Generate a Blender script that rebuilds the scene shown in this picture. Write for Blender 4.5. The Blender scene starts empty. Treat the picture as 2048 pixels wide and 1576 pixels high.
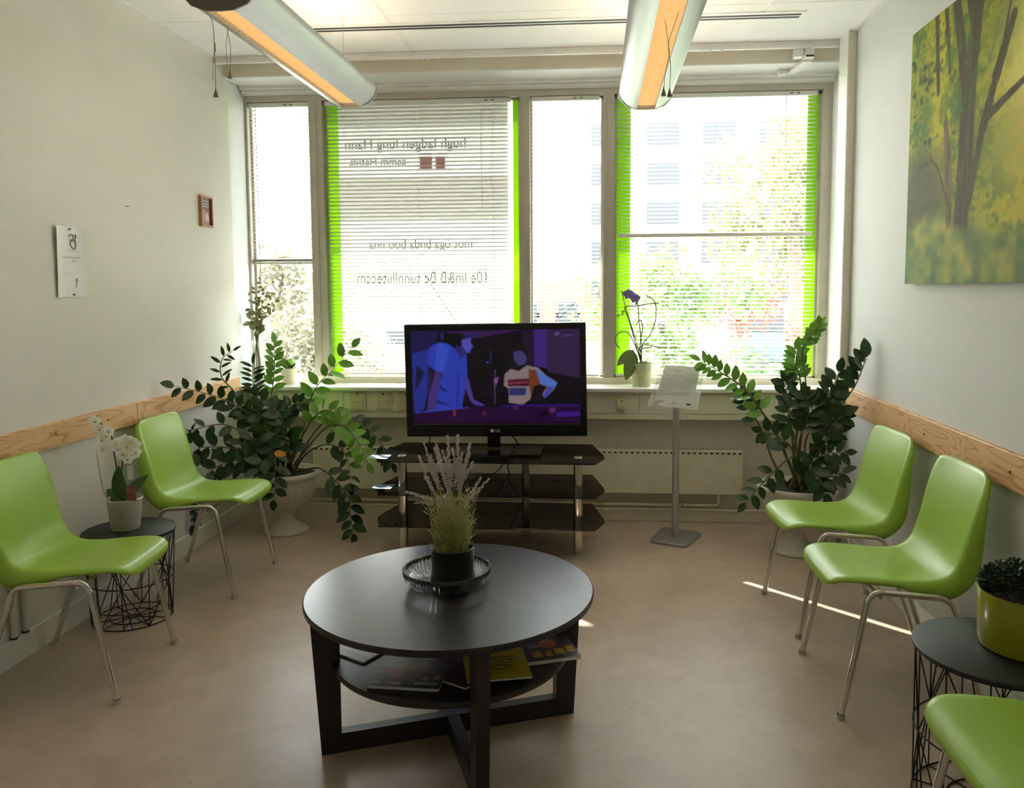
import bpy, bmesh, math, random
import numpy as np
from mathutils import Vector, Matrix
S = bpy.context.scene
C = S.collection
PI = math.pi
random.seed(7)

# ------------------------------------------------------------------ camera
F, CX, CY, YAW, PIT, ROL, H = 1612.963, 1067.721, 710.624, 0.0797, 0.0812, -0.0042, 1.4025
cd = bpy.data.cameras.new('camera'); cam = bpy.data.objects.new('camera', cd); C.objects.link(cam)
cd.sensor_fit = 'HORIZONTAL'; cd.sensor_width = 36; cd.lens = 36*F/2048
cd.shift_x = (1024-CX)/2048; cd.shift_y = (CY-788)/2048
cd.clip_start = .02; cd.clip_end = 400
cam.matrix_world = Matrix.Translation((0, 0, H)) @ Matrix.Rotation(YAW, 4, 'Z') @ Matrix.Rotation(PI/2-PIT, 4, 'X') @ Matrix.Rotation(ROL, 4, 'Z')
S.camera = cam

def ray(x, y):
    u, v = x-CX, y-CY; c, s = math.cos(ROL), math.sin(ROL)
    xx, yy = c*u+s*v, -s*u+c*v
    r, u2 = xx/F, -yy/F
    d = math.cos(PIT)+u2*math.sin(PIT); up = -math.sin(PIT)+u2*math.cos(PIT)
    return Vector((r*math.cos(YAW)-d*math.sin(YAW), r*math.sin(YAW)+d*math.cos(YAW), up))
def at(x, y, Y):            # pixel -> point on the plane y = Y
    d = ray(x, y); return Vector((0, 0, H))+d*(Y/d.y)
def atx(x, y, X):
    d = ray(x, y); return Vector((0, 0, H))+d*(X/d.x)
def atz(x, y, Z):
    d = ray(x, y); return Vector((0, 0, H))+d*((Z-H)/d.z)

# ------------------------------------------------------------------ world, sun, exposure
vs = S.view_settings
vs.view_transform = 'Standard'; vs.look = 'None'; vs.gamma = 1; vs.exposure = 1.66; vs.use_curve_mapping = False
W = bpy.data.worlds.new('sky'); S.world = W; W.use_nodes = True
wn = W.node_tree.nodes; wl = W.node_tree.links
for n in list(wn): wn.remove(n)
wo = wn.new('ShaderNodeOutputWorld'); wb = wn.new('ShaderNodeBackground')
tc = wn.new('ShaderNodeTexCoord'); sx = wn.new('ShaderNodeSeparateXYZ'); cr = wn.new('ShaderNodeValToRGB')
wl.new(tc.outputs['Generated'], sx.inputs[0]); wl.new(sx.outputs['Z'], cr.inputs[0])
cr.color_ramp.elements[0].position = 0; cr.color_ramp.elements[0].color = (1, .97, .9, 1)
cr.color_ramp.elements[1].position = .7; cr.color_ramp.elements[1].color = (.78, .88, 1, 1)
wl.new(cr.outputs[0], wb.inputs[0]); wb.inputs[1].default_value = 5.6
wl.new(wb.outputs[0], wo.inputs[0])
sd = bpy.data.lights.new('sun', 'SUN'); sd.energy = 12; sd.angle = .012; sd.color = (1, .93, .8)
so = bpy.data.objects.new('sun', sd); C.objects.link(so)
SUND = Vector((.72*math.cos(math.radians(32)), -.69*math.cos(math.radians(32)), -math.sin(math.radians(32))))
so.rotation_euler = SUND.to_track_quat('-Z', 'Y').to_euler()
pd = bpy.data.lights.new('window_portal', 'AREA'); pd.shape = 'RECTANGLE'; pd.size = 3.6; pd.size_y = 1.8
pd.cycles.is_portal = True
po = bpy.data.objects.new('window_portal', pd); C.objects.link(po); po.location = (-.41, 5.14, 1.72)
po.rotation_euler = (-PI/2, 0, 0)
cy = S.cycles
cy.use_denoising = True; cy.max_bounces = 12; cy.diffuse_bounces = 7; cy.glossy_bounces = 5; cy.transmission_bounces = 8
cy.transparent_max_bounces = 24; cy.caustics_reflective = False; cy.caustics_refractive = False; cy.sample_clamp_indirect = 6
cy.use_adaptive_sampling = True; cy.adaptive_threshold = .02

# ------------------------------------------------------------------ helpers
def lin(c):
    return tuple((x/12.92 if x <= .04045 else ((x+.055)/1.055)**2.4) for x in (v/255 for v in c))
def mat(name, col, rough=.5, metal=0, var=.06, vscale=12, bump=0, bscale=200, spec=.5, coat=0, emit=None, es=0, trans=0, ior=1.45, alpha=1, sub=0, stretch=None):
    m = bpy.data.materials.new(name); m.use_nodes = True
    nt = m.node_tree; b = nt.nodes['Principled BSDF']
    b.inputs['Roughness'].default_value = rough; b.inputs['Metallic'].default_value = metal
    b.inputs['Specular IOR Level'].default_value = spec; b.inputs['Coat Weight'].default_value = coat
    b.inputs['Transmission Weight'].default_value = trans; b.inputs['IOR'].default_value = ior; b.inputs['Alpha'].default_value = alpha
    t = nt.nodes.new('ShaderNodeTexCoord'); src = t.outputs['Object']
    if stretch:
        mp = nt.nodes.new('ShaderNodeMapping'); mp.inputs['Scale'].default_value = stretch
        nt.links.new(src, mp.inputs[0]); src = mp.outputs[0]
    n = nt.nodes.new('ShaderNodeTexNoise'); n.inputs['Scale'].default_value = vscale; n.inputs['Detail'].default_value = 4
    nt.links.new(src, n.inputs['Vector'])
    r = nt.nodes.new('ShaderNodeValToRGB'); e = r.color_ramp.elements
    e[0].position = .3; e[1].position = .7
    e[0].color = tuple(max(0, c*(1-var)) for c in col)+(1,); e[1].color = tuple(min(1, c*(1+var)) for c in col)+(1,)
    nt.links.new(n.outputs['Fac'], r.inputs[0]); nt.links.new(r.outputs[0], b.inputs['Base Color'])
    if bump:
        n2 = nt.nodes.new('ShaderNodeTexNoise'); n2.inputs['Scale'].default_value = bscale; n2.inputs['Detail'].default_value = 3
        nt.links.new(t.outputs['Object'], n2.inputs['Vector'])
        bp = nt.nodes.new('ShaderNodeBump'); bp.inputs['Strength'].default_value = bump; bp.inputs['Distance'].default_value = .002
        nt.links.new(n2.outputs['Fac'], bp.inputs['Height']); nt.links.new(bp.outputs[0], b.inputs['Normal'])
    if emit:
        b.inputs['Emission Color'].default_value = emit+(1,); b.inputs['Emission Strength'].default_value = es
    return m
def attr_mat(name, rough=.5, emit=0, spec=.5, coat=0):
    m = bpy.data.materials.new(name); m.use_nodes = True; nt = m.node_tree; b = nt.nodes['Principled BSDF']
    a = nt.nodes.new('ShaderNodeAttribute'); a.attribute_name = 'Col'
    b.inputs['Roughness'].default_value = rough; b.inputs['Specular IOR Level'].default_value = spec; b.inputs['Coat Weight'].default_value = coat
    if emit:
        b.inputs['Base Color'].default_value = (.01, .01, .012, 1)
        nt.links.new(a.outputs['Color'], b.inputs['Emission Color']); b.inputs['Emission Strength'].default_value = emit
    else: nt.links.new(a.outputs['Color'], b.inputs['Base Color'])
    return m
def thin_mat(name, tint, gloss=.06, diff=0, dcol=(1, 1, 1), rough=.02, transl=0):
    """thin sheet: tinted see-through + some diffuse/translucent film + a gloss"""
    m = bpy.data.materials.new(name); m.use_nodes = True; nt = m.node_tree
    for n in list(nt.nodes): nt.nodes.remove(n)
    o = nt.nodes.new('ShaderNodeOutputMaterial'); t = nt.nodes.new('ShaderNodeBsdfTransparent'); t.inputs[0].default_value = tint+(1,)
    last = t.outputs[0]
    if diff:
        d = nt.nodes.new('ShaderNodeBsdfDiffuse'); d.inputs[0].default_value = dcol+(1,)
        l = nt.nodes.new('ShaderNodeBsdfTranslucent'); l.inputs[0].default_value = dcol+(1,)
        mx = nt.nodes.new('ShaderNodeMixShader'); mx.inputs[0].default_value = transl
        nt.links.new(d.outputs[0], mx.inputs[1]); nt.links.new(l.outputs[0], mx.inputs[2])
        m2 = nt.nodes.new('ShaderNodeMixShader'); m2.inputs[0].default_value = diff
        nt.links.new(last, m2.inputs[1]); nt.links.new(mx.outputs[0], m2.inputs[2]); last = m2.outputs[0]
    g = nt.nodes.new('ShaderNodeBsdfGlossy'); g.inputs['Roughness'].default_value = rough
    fr = nt.nodes.new('ShaderNodeLayerWeight'); fr.inputs[0].default_value = .12
    mm = nt.nodes.new('ShaderNodeMath'); mm.operation = 'MULTIPLY_ADD'; mm.inputs[1].default_value = .5; mm.inputs[2].default_value = gloss
    nt.links.new(fr.outputs['Fresnel'], mm.inputs[0])
    m3 = nt.nodes.new('ShaderNodeMixShader'); nt.links.new(mm.outputs[0], m3.inputs[0])
    nt.links.new(last, m3.inputs[1]); nt.links.new(g.outputs[0], m3.inputs[2]); nt.links.new(m3.outputs[0], o.inputs[0])
    return m

class MB:
    def __init__(s): s.v = []; s.f = []
    def add(s, vs, fs):
        n = len(s.v); s.v += [tuple(p) for p in vs]; s.f += [tuple(i+n for i in f) for f in fs]; return s
    def box(s, a, b, bev=0):
        if bev:
            bm = bmesh.new(); bmesh.ops.create_cube(bm, size=1)
            for q in bm.verts: q.co = Vector([(a[i]+b[i])/2+q.co[i]*(b[i]-a[i]) for i in range(3)])
            bmesh.ops.bevel(bm, geom=bm.edges[:], offset=bev, segments=2, affect='EDGES', profile=.5)
            bm.verts.index_update(); r = s.add([q.co for q in bm.verts], [[q.index for q in f.verts] for f in bm.faces]); bm.free(); return r
        x0, y0, z0 = a; x1, y1, z1 = b
        return s.add([(x0, y0, z0), (x1, y0, z0), (x1, y1, z0), (x0, y1, z0), (x0, y0, z1), (x1, y0, z1), (x1, y1, z1), (x0, y1, z1)],
                     [(0, 3, 2, 1), (4, 5, 6, 7), (0, 1, 5, 4), (1, 2, 6, 5), (2, 3, 7, 6), (3, 0, 4, 7)])
    def tube(s, pts, r, n=8, cap=True, closed=False):
        pts = [Vector(p) for p in pts]; m = len(pts)
        rs = r if isinstance(r, (list, tuple)) else [r]*m
        vs = []; up = None
        for i, p in enumerate(pts):
            if closed: t = pts[(i+1) % m]-pts[i-1]
            else: t = pts[min(i+1, m-1)]-pts[max(i-1, 0)]
            t = t.normalized() if t.length > 1e-9 else Vector((0, 0, 1))
            if up is None:
                up = t.orthogonal().normalized()
            up = (up-t*up.dot(t)); up = up.normalized() if up.length > 1e-6 else t.orthogonal().normalized()
            w = t.cross(up)
            for k in range(n):
                a = 2*PI*k/n; vs.append(p+(up*math.cos(a)+w*math.sin(a))*rs[i])
        fs = []
        for i in range(m if closed else m-1):
            j = (i+1) % m
            for k in range(n):
                l = (k+1) % n; fs.append((i*n+k, i*n+l, j*n+l, j*n+k))
        if cap and not closed: fs += [tuple(reversed(range(n))), tuple(range((m-1)*n, m*n))]
        return s.add(vs, fs)
    def lathe(s, prof, c=(0, 0, 0), n=32, mod=None):
        vs = []; fs = []; m = len(prof)
        for i, (r, z) in enumerate(prof):
            for k in range(n):
                a = 2*PI*k/n; rr = r*(mod(a, i) if mod else 1)
                vs.append((c[0]+rr*math.cos(a), c[1]+rr*math.sin(a), c[2]+z))
        for i in range(m-1):
            for k in range(n):
                l = (k+1) % n; fs.append((i*n+k, i*n+l, (i+1)*n+l, (i+1)*n+k))
        return s.add(vs, fs)
    def disc(s, c, r, z, n=32, up=True):
        vs = [(c[0]+r*math.cos(2*PI*k/n), c[1]+r*math.sin(2*PI*k/n), z) for k in range(n)]
        return s.add(vs, [tuple(range(n)) if up else tuple(reversed(range(n)))])
    def prism(s, poly, z0, z1):
        n = len(poly); vs = [(x, y, z0) for x, y in poly]+[(x, y, z1) for x, y in poly]
        return s.add(vs, [tuple(reversed(range(n))), tuple(range(n, 2*n))]+[(i, (i+1) % n, n+(i+1) % n, n+i) for i in range(n)])
    def grid(s, fn, nu, nv):
        vs = [fn(i/(nu-1), j/(nv-1)) for j in range(nv) for i in range(nu)]
        return s.add(vs, [(j*nu+i, j*nu+i+1, (j+1)*nu+i+1, (j+1)*nu+i) for j in range(nv-1) for i in range(nu-1)])
    def mesh(s, name, m, smooth=False):
        me = bpy.data.meshes.new(name); me.from_pydata(s.v, [], s.f); me.materials.append(m)
        if smooth:
            me.polygons.foreach_set('use_smooth', [True]*len(me.polygons)); me.update()
            if smooth != 2: me.set_sharp_from_angle(angle=math.radians(40))
        return me
    def build(s, name, m, parent=None, smooth=False, **k):
        return obj(name, s.mesh(name, m, smooth), parent, **k)
def obj(name, me, parent=None, label=None, cat=None, group=None, kind=None):
    o = bpy.data.objects.new(name, me); C.objects.link(o)
    if parent: hang(o, parent)
    return tag(o, label, cat, group, kind)
def tag(o, label=None, cat=None, group=None, kind=None):
    if label: o['label'] = label
    if cat: o['category'] = cat
    if group: o['group'] = group
    if kind: o['kind'] = kind
    return o
LOC = {}
def hang(o, parent):
    o.parent = parent
    if parent.name in LOC: o.matrix_parent_inverse = LOC[parent.name]
def thing(name, loc, label, cat, group=None, kind=None, world=True):
    """Empty at the base of a thing; with world=True its children are modelled in room coordinates"""
    o = bpy.data.objects.new(name, None); C.objects.link(o); o.location = loc; o.empty_display_size = .05
    if world: LOC[o.name] = Matrix.Translation(-Vector(loc))
    return tag(o, label, cat, group, kind)
def copy_thing(root, loc, rz, label=None):
    r = root.copy(); C.objects.link(r); r.location = loc; r.rotation_euler = (0, 0, rz)
    if label: r['label'] = label
    for ch in root.children:
        c = ch.copy(); C.objects.link(c); c.parent = r
        for g in ch.children:
            d = g.copy(); C.objects.link(d); d.parent = c
    return r
def cat_rom(P, n=6):
    P = [Vector(p) for p in P]; Q = [2*P[0]-P[1]]+P+[2*P[-1]-P[-2]]; out = []
    for i in range(1, len(Q)-2):
        a, b, c, d = Q[i-1:i+3]
        for k in range(n):
            t = k/n
            out.append(.5*((2*b)+(c-a)*t+(2*a-5*b+4*c-d)*t*t+(3*b-a-3*c+d)*t**3))
    return out+[P[-1]]
def fillet(P, r, n=6):
    P = [Vector(p) for p in P]; out = [P[0]]
    for i in range(1, len(P)-1):
        a, b, c = P[i-1:i+2]; u = (a-b).normalized(); w = (c-b).normalized(); ang = u.angle(w); d = r/math.tan(ang/2)
        p0, p1 = b+u*d, b+w*d
        for k in range(n+1):
            t = k/n; out.append((1-t)**2*p0+2*t*(1-t)*b+t*t*p1)
    return out+[P[-1]]
def axes(loc, x, z):
    x = Vector(x).normalized(); z = Vector(z); z = (z-x*z.dot(x)); z = z.normalized() if z.length > 1e-5 else x.orthogonal().normalized()
    y = z.cross(x)
    return Matrix(((x.x, y.x, z.x, loc[0]), (x.y, y.y, z.y, loc[1]), (x.z, y.z, z.z, loc[2]), (0, 0, 0, 1)))
def text_mesh(txt, name, m, size=1.0, ext=.0):
    cu = bpy.data.curves.new(name, 'FONT'); cu.body = txt; cu.size = size; cu.extrude = ext; cu.align_x = 'CENTER'; cu.align_y = 'CENTER'; cu.resolution_u = 3
    o = bpy.data.objects.new(name, cu); C.objects.link(o)
    dg = bpy.context.evaluated_depsgraph_get(); me = bpy.data.meshes.new_from_object(o.evaluated_get(dg))
    bpy.data.objects.remove(o); bpy.data.curves.remove(cu); me.name = name; me.materials.clear(); me.materials.append(m)
    return me
def raster(w, h, bg, items, blur=1):
    """flat print: polygons / discs in 0..1 (u right, v down), sRGB colours -> linear image"""
    U, V = np.meshgrid((np.arange(w)+.5)/w, (np.arange(h)+.5)/h)
    im = np.ones((h, w, 3))*np.array(bg, float)
    for it in items:
        if callable(it): im = it(im, U, V); continue
        pts, col = it[0], it[1]
        ins = np.zeros((h, w), bool); n = len(pts)
        for i in range(n):
            x1, y1 = pts[i]; x2, y2 = pts[i-1]
            if y1 == y2: continue
            ins ^= ((y1 > V) != (y2 > V)) & (U < (x2-x1)*(V-y1)/(y2-y1)+x1)
        im[ins] = col
    for _ in range(blur):
        p = np.pad(im, ((1, 1), (1, 1), (0, 0)), mode='edge')
        im = (p[:-2, 1:-1]+p[2:, 1:-1]+p[1:-1, :-2]+p[1:-1, 2:]+2*p[1:-1, 1:-1])/6
    im = np.clip(im, 0, 255)/255
    return np.where(im <= .04045, im/12.92, ((im+.055)/1.055)**2.4)
def print_mesh(name, img, p00, pu, pv, m):
    """grid sheet showing img; p00 = top-left corner, pu / pv = edge vectors right / down"""
    h, w, _ = img.shape
    u, v = np.meshgrid(np.arange(w)/(w-1), np.arange(h)/(h-1))
    P = np.array(p00)+u[..., None]*np.array(pu)+v[..., None]*np.array(pv)
    idx = np.arange(w*h).reshape(h, w)
    fc = np.stack([idx[:-1, :-1], idx[1:, :-1], idx[1:, 1:], idx[:-1, 1:]], -1).reshape(-1, 4)
    me = bpy.data.meshes.new(name); me.from_pydata(P.reshape(-1, 3).tolist(), [], fc.tolist()); me.materials.append(m)
    ca = me.color_attributes.new('Col', 'FLOAT_COLOR', 'POINT')
    ca.data.foreach_set('color', np.concatenate([img.reshape(-1, 3), np.ones((w*h, 1))], 1).astype(np.float32).ravel())
    return me
def vnoise(U, V, f, seed):
    g = np.random.RandomState(seed).rand(70, 70); x, y = U*f % 68, V*f % 68
    i, j = x.astype(int), y.astype(int); a, b = x-i, y-j; a = a*a*(3-2*a); b = b*b*(3-2*b)
    return (g[j, i]*(1-a)+g[j, i+1]*a)*(1-b)+(g[j+1, i]*(1-a)+g[j+1, i+1]*a)*b

# ------------------------------------------------------------------ materials
def wallpaper(name, col, freq=260):
    m = mat(name, col, .85, var=.02, vscale=3, spec=.2); nt = m.node_tree; b = nt.nodes['Principled BSDF']
    t = nt.nodes.new('ShaderNodeTexCoord')
    def wave(rot, sc):
        mp = nt.nodes.new('ShaderNodeMapping'); mp.inputs['Rotation'].default_value = rot
        w = nt.nodes.new('ShaderNodeTexWave'); w.bands_direction = 'Z' if rot == (0, 0, 0) else 'Y'; w.inputs['Scale'].default_value = sc; w.inputs['Distortion'].default_value = 1.2; w.inputs['Detail'].default_value = 1
        nt.links.new(t.outputs['Object'], mp.inputs[0]); nt.links.new(mp.outputs[0], w.inputs['Vector']); return w
    a = wave((0, 0, 0), freq*.22); c = wave((.35, 0, 0), freq*.22)
    ad = nt.nodes.new('ShaderNodeMath'); ad.operation = 'ADD'
    nt.links.new(a.outputs['Fac'], ad.inputs[0]); nt.links.new(c.outputs['Fac'], ad.inputs[1])
    bp = nt.nodes.new('ShaderNodeBump'); bp.inputs['Strength'].default_value = .35; bp.inputs['Distance'].default_value = .0015
    nt.links.new(ad.outputs[0], bp.inputs['Height']); nt.links.new(bp.outputs[0], b.inputs['Normal'])
    return m
def pine(name):
    m = mat(name, (.6, .33, .13), .4); nt = m.node_tree; b = nt.nodes['Principled BSDF']
    t = nt.nodes.new('ShaderNodeTexCoord'); mp = nt.nodes.new('ShaderNodeMapping'); mp.inputs['Scale'].default_value = (1, .8, 5.5)
    n = nt.nodes.new('ShaderNodeTexNoise'); n.inputs['Scale'].default_value = 2.2; n.inputs['Detail'].default_value = 2; n.inputs['Distortion'].default_value = .6
    nt.links.new(t.outputs['Object'], mp.inputs[0]); nt.links.new(mp.outputs[0], n.inputs['Vector'])
    mm = nt.nodes.new('ShaderNodeMath'); mm.operation = 'MULTIPLY'; mm.inputs[1].default_value = 11
    fr = nt.nodes.new('ShaderNodeMath'); fr.operation = 'FRACT'
    nt.links.new(n.outputs['Fac'], mm.inputs[0]); nt.links.new(mm.outputs[0], fr.inputs[0])
    r = nt.nodes.new('ShaderNodeValToRGB'); e = r.color_ramp.elements
    e[0].position = 0; e[0].color = (.8, .51, .26, 1); e[1].position = 1; e[1].color = (.67, .37, .16, 1)
    x = e.new(.7); x.color = (.76, .47, .23, 1); x = e.new(.9); x.color = (.58, .29, .11, 1)
    nt.links.new(fr.outputs[0], r.inputs[0]); nt.links.new(r.outputs[0], b.inputs['Base Color'])
    return m
def lino(name):
    m = mat(name, (.4, .3, .22), .34, spec=.45); nt = m.node_tree; b = nt.nodes['Principled BSDF']
    t = nt.nodes.new('ShaderNodeTexCoord')
    n = nt.nodes.new('ShaderNodeTexNoise'); n.inputs['Scale'].default_value = 4; n.inputs['Detail'].default_value = 8; n.inputs['Roughness'].default_value = .65; n.inputs['Distortion'].default_value = .8
    nt.links.new(t.outputs['Object'], n.inputs['Vector'])
    r = nt.nodes.new('ShaderNodeValToRGB'); e = r.color_ramp.elements
    e[0].position = .3; e[0].color = (.475, .365, .29, 1); e[1].position = .75; e[1].color = (.64, .515, .425, 1)
    nt.links.new(n.outputs['Fac'], r.inputs[0])
    mp = nt.nodes.new('ShaderNodeMapping'); mp.inputs['Scale'].default_value = (1, 2.6, 1); mp.inputs['Rotation'].default_value = (0, 0, .5)
    n2 = nt.nodes.new('ShaderNodeTexNoise'); n2.inputs['Scale'].default_value = 16; n2.inputs['Detail'].default_value = 3
    nt.links.new(t.outputs['Object'], mp.inputs[0]); nt.links.new(mp.outputs[0], n2.inputs['Vector'])
    r2 = nt.nodes.new('ShaderNodeValToRGB'); r2.color_ramp.elements[0].position = .66; r2.color_ramp.elements[1].position = .74
    nt.links.new(n2.outputs['Fac'], r2.inputs[0])
    mx = nt.nodes.new('ShaderNodeMixRGB'); mx.inputs[2].default_value = (.32, .25, .2, 1)
    mu = nt.nodes.new('ShaderNodeMath'); mu.operation = 'MULTIPLY'; mu.inputs[1].default_value = .55
    nt.links.new(r2.outputs[0], mu.inputs[0]); nt.links.new(mu.outputs[0], mx.inputs[0]); nt.links.new(r.outputs[0], mx.inputs[1]); nt.links.new(mx.outputs[0], b.inputs['Base Color'])
    r3 = nt.nodes.new('ShaderNodeMapRange'); r3.inputs[3].default_value = .24; r3.inputs[4].default_value = .48
    nt.links.new(n.outputs['Fac'], r3.inputs[0]); nt.links.new(r3.outputs[0], b.inputs['Roughness'])
    return m
M = dict(
    wall_l=wallpaper('woven_wallpaper', (.76, .75, .7)), wall_r=wallpaper('woven_wallpaper_cool', (.74, .76, .76)),
    white=mat('white_paint', (.82, .82, .79), .5, var=.02), cream=mat('cream_paint', (.82, .77, .66), .5, var=.03), greige=mat('grey_beige_wall_paint', (.62, .58, .52), .75, var=.04, bump=.15),
    beige=mat('beige_lacquer', (.74, .7, .61), .5, var=.03), ceil=mat('ceiling_tile', (.85, .85, .83), .9, var=.015, bump=.15, bscale=500), tbar=mat('white_metal_bar', (.8, .8, .78), .4),
    alu=mat('grey_lacquered_aluminium', (.56, .52, .45), .45, metal=.15), black=mat('black_slot', (.008, .008, .009), .6), floor=lino('marbled_linoleum'), pine=pine('pine_board'),
    green=mat('lime_plastic', (.35, .56, .07), .33, var=.03, vscale=5, spec=.45), chrome=mat('chrome_tube', (.72, .7, .67), .14, metal=1, var=.03), rubber=mat('grey_plastic_foot', (.45, .44, .42), .5),
    slat2=0,
    tabletop=mat('black_brown_wood', (.022, .018, .017), .3, var=.25, vscale=10, stretch=(1, 9, 1), spec=.55), wood=mat('black_brown_frame', (.026, .019, .017), .42, var=.2),
    blackmetal=mat('black_wire', (.012, .012, .012), .45), bdisc=mat('dark_green_black_lacquer', (.018, .024, .017), .5, var=.08), silver=mat('silver_lacquer', (.42, .43, .42), .4, metal=.45, var=.02),
    capg=mat('taupe_end_cap', (.17, .145, .12), .5), slat=mat('white_slat', (.82, .82, .8), .4, var=.01), cord=mat('grey_cord', (.25, .23, .2), .8), tassel=mat('taupe_tassel', (.3, .25, .21), .6),
    leaf=mat('zz_leaf', (.026, .062, .018), .24, var=.35, vscale=9, spec=.5), leaf2=mat('zz_young_leaf', (.16, .36, .05), .32, var=.25, vscale=9), stem=mat('zz_stem', (.1, .11, .035), .5, var=.3),
    soil=mat('potting_soil', (.05, .035, .025), .95, var=.4, vscale=60, bump=.8), urn=mat('white_plastic_urn', (.62, .6, .55), .55, var=.04), bglass=thin_mat('smoked_glass', (.33, .3, .29), .05, .1, (.02, .02, .02)),
    glass=thin_mat('clear_pane', (.97, .98, .97), .02), tvblack=mat('piano_black', (.008, .008, .009), .16, spec=.5), paper=mat('white_paper', (.8, .81, .8), .7, var=.02), ink=mat('dark_ink', (.06, .06, .06), .7), lightink=mat('grey_ink', (.45, .44, .42), .7),
    bamboo=mat('bamboo_stake', (.5, .3, .16), .6), bark=mat('tree_bark', (.12, .09, .06), .9, var=.3),
)

M['slat2'] = thin_mat('white_translucent_slat', (0, 0, 0), .03, 1, (.84, .84, .82), rough=.3, transl=.42)
# ------------------------------------------------------------------ room shell
XL, XR, ZC, YB, YW, YN = -2.2, 1.335, 2.735, 4.85, 5.0, -1.3
ST = 'structure'
MB().box((XL-.15, YN-.12, -.1), (XR+.15, YB+.2, 0)).build('floor', M['floor'], kind=ST)
MB().box((XL-.14, YN-.12, 0), (XL, 4.75, 2.9)).build('wall_left', M['wall_l'], kind=ST)
MB().box((XL-.14, 4.75, 0), (XL-.006, 5.12, 2.9)).build('wall_left_reveal', mat('cool_white_reveal', (.72, .74, .75), .6, var=.02), kind=ST)
MB().box((XR, YN-.12, 0), (XR+.16, 4.57, 2.9)).build('wall_right', M['wall_r'], kind=ST)
MB().box((XR+.04, 4.57, 0), (XR+.16, 5.12, 2.9)).build('wall_right_reveal', M['white'], kind=ST)
MB().box((XL-.14, YN-.14, 0), (XR+.16, YN, 2.9)).build('wall_near', M['wall_l'], kind=ST)
MB().box((XL-.006, YB, 0), (XR+.04, YB+.2, .8)).build('wall_back', M['greige'], kind=ST)
p = MB().box((1.29, 4.42, 0), (XR, 4.57, ZC), .003).build('trim_1', M['white'], kind=ST)
MB().box((1.292, 4.414, .0), (XR-.002, 4.42, ZC-.004)).build('casing_face', M['beige'], p)
# ceiling: slab, tiles, bars, slot diffuser
ce = MB().box((XL-.14, YN-.12, ZC+.012), (XR+.16, 4.575, ZC+.1)).build('ceiling', mat('ceiling_void', (.3, .3, .29), .9), kind=ST)
bx = [XL, -1.03, .793, XR]
by = [YN, -.83, -.23, .37, .97, 1.57, 2.17, 2.77, 3.37, 3.975, 4.57]
for i in range(3):
    for j in range(10):
        MB().box((bx[i]+.012, by[j]+.0025, ZC), (bx[i+1]-.012, by[j+1]-.0025, ZC+.014)).build('ceiling_tile', M['ceil'], ce)
for x in bx[1:3]: MB().box((x-.012, YN, ZC+.002), (x+.012, 4.57, ZC+.014)).build('grid_bar', M['tbar'], ce)
for x in (XL+.012, XR-.012): MB().box((x-.012, YN, ZC-.008), (x+.012, 4.57 if x < 0 else 4.42, ZC+.01)).build('edge_bar', M['tbar'], ce)
sl = MB().box((-1.9, 4.09, ZC-.004), (1.0, 4.2, ZC+.002)).build('slot_diffuser', M['tbar'], ce)
for y in (4.13, 4.168): MB().box((-1.88, y-.010, ZC-.0055), (.98, y+.010, ZC-.0035)).build('slot', M['black'], sl)
# lintel: track, beam face, soffit, head trim
MB().box((XL, 4.575, 2.735), (XR+.04, 4.7, 2.9)).build('trim_2', M['beige'], kind=ST)
t3 = MB().box((XL, 4.572, 2.722), (1.29, 4.6, 2.735)).box((XL, 4.578, 2.706), (1.29, 4.594, 2.722)).build('trim_3', M['tbar'], kind=ST)
MB().box((XL, 4.574, 2.700), (1.29, 4.598, 2.706)).build('track_lip', M['white'], t3)
for x in (-1.02, -.99, -.96, -.9, .1, .55, .6, .66, 1.14): MB().box((x, 4.57, 2.69), (x+.014, 4.576, 2.70)).build('track_glider', M['white'], t3)
MB().box((XL, 4.7, 2.66), (XR+.04, 5.12, 2.9)).build('wall_back_lintel', M['beige'], kind=ST)
MB().box((XL, 4.702, 2.652), (XR+.04, 4.92, 2.66)).build('trim_4', M['white'], kind=ST)
MB().box((XL, 4.90, 2.632), (XR+.04, 5.1, 2.66), .006).box((XL, 4.925, 2.612), (XR+.04, 5.1, 2.632), .004).build('trim_5', M['tbar'], kind=ST)
# baseboards
MB().box((XL, YN, 0), (XL+.014, YB, .1), .003).build('baseboard_left', M['white'], kind=ST)
MB().box((XR-.014, YN, 0), (XR, 4.415, .1), .003).build('baseboard_right', M['white'], kind=ST)
MB().box((XL+.014, YB-.014, 0), (1.29, YB, .07), .003).build('baseboard_back', M['cream'], kind=ST)
# window sill and trunking below
MB().box((XL-.005, 4.735, .798), (XR+.04, 5.06, .82), .004).build('trim_6', M['white'], kind=ST)
tr = MB().box((XL, 4.78, .63), (1.335, YB, .796)).build('trim_7', M['cream'], kind=ST)
sm = [XL+.003, -1.545, -.62, .245, 1.31]
for i in range(4):
    MB().box((sm[i]+.002, 4.772, .668), (sm[i+1]-.002, 4.782, .782), .002).build('trunking_cover', M['cream'], tr)
MB().box((XL, 4.774, .632), (1.31, 4.782, .662), .002).build('trunking_lip', M['cream'], tr)

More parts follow.
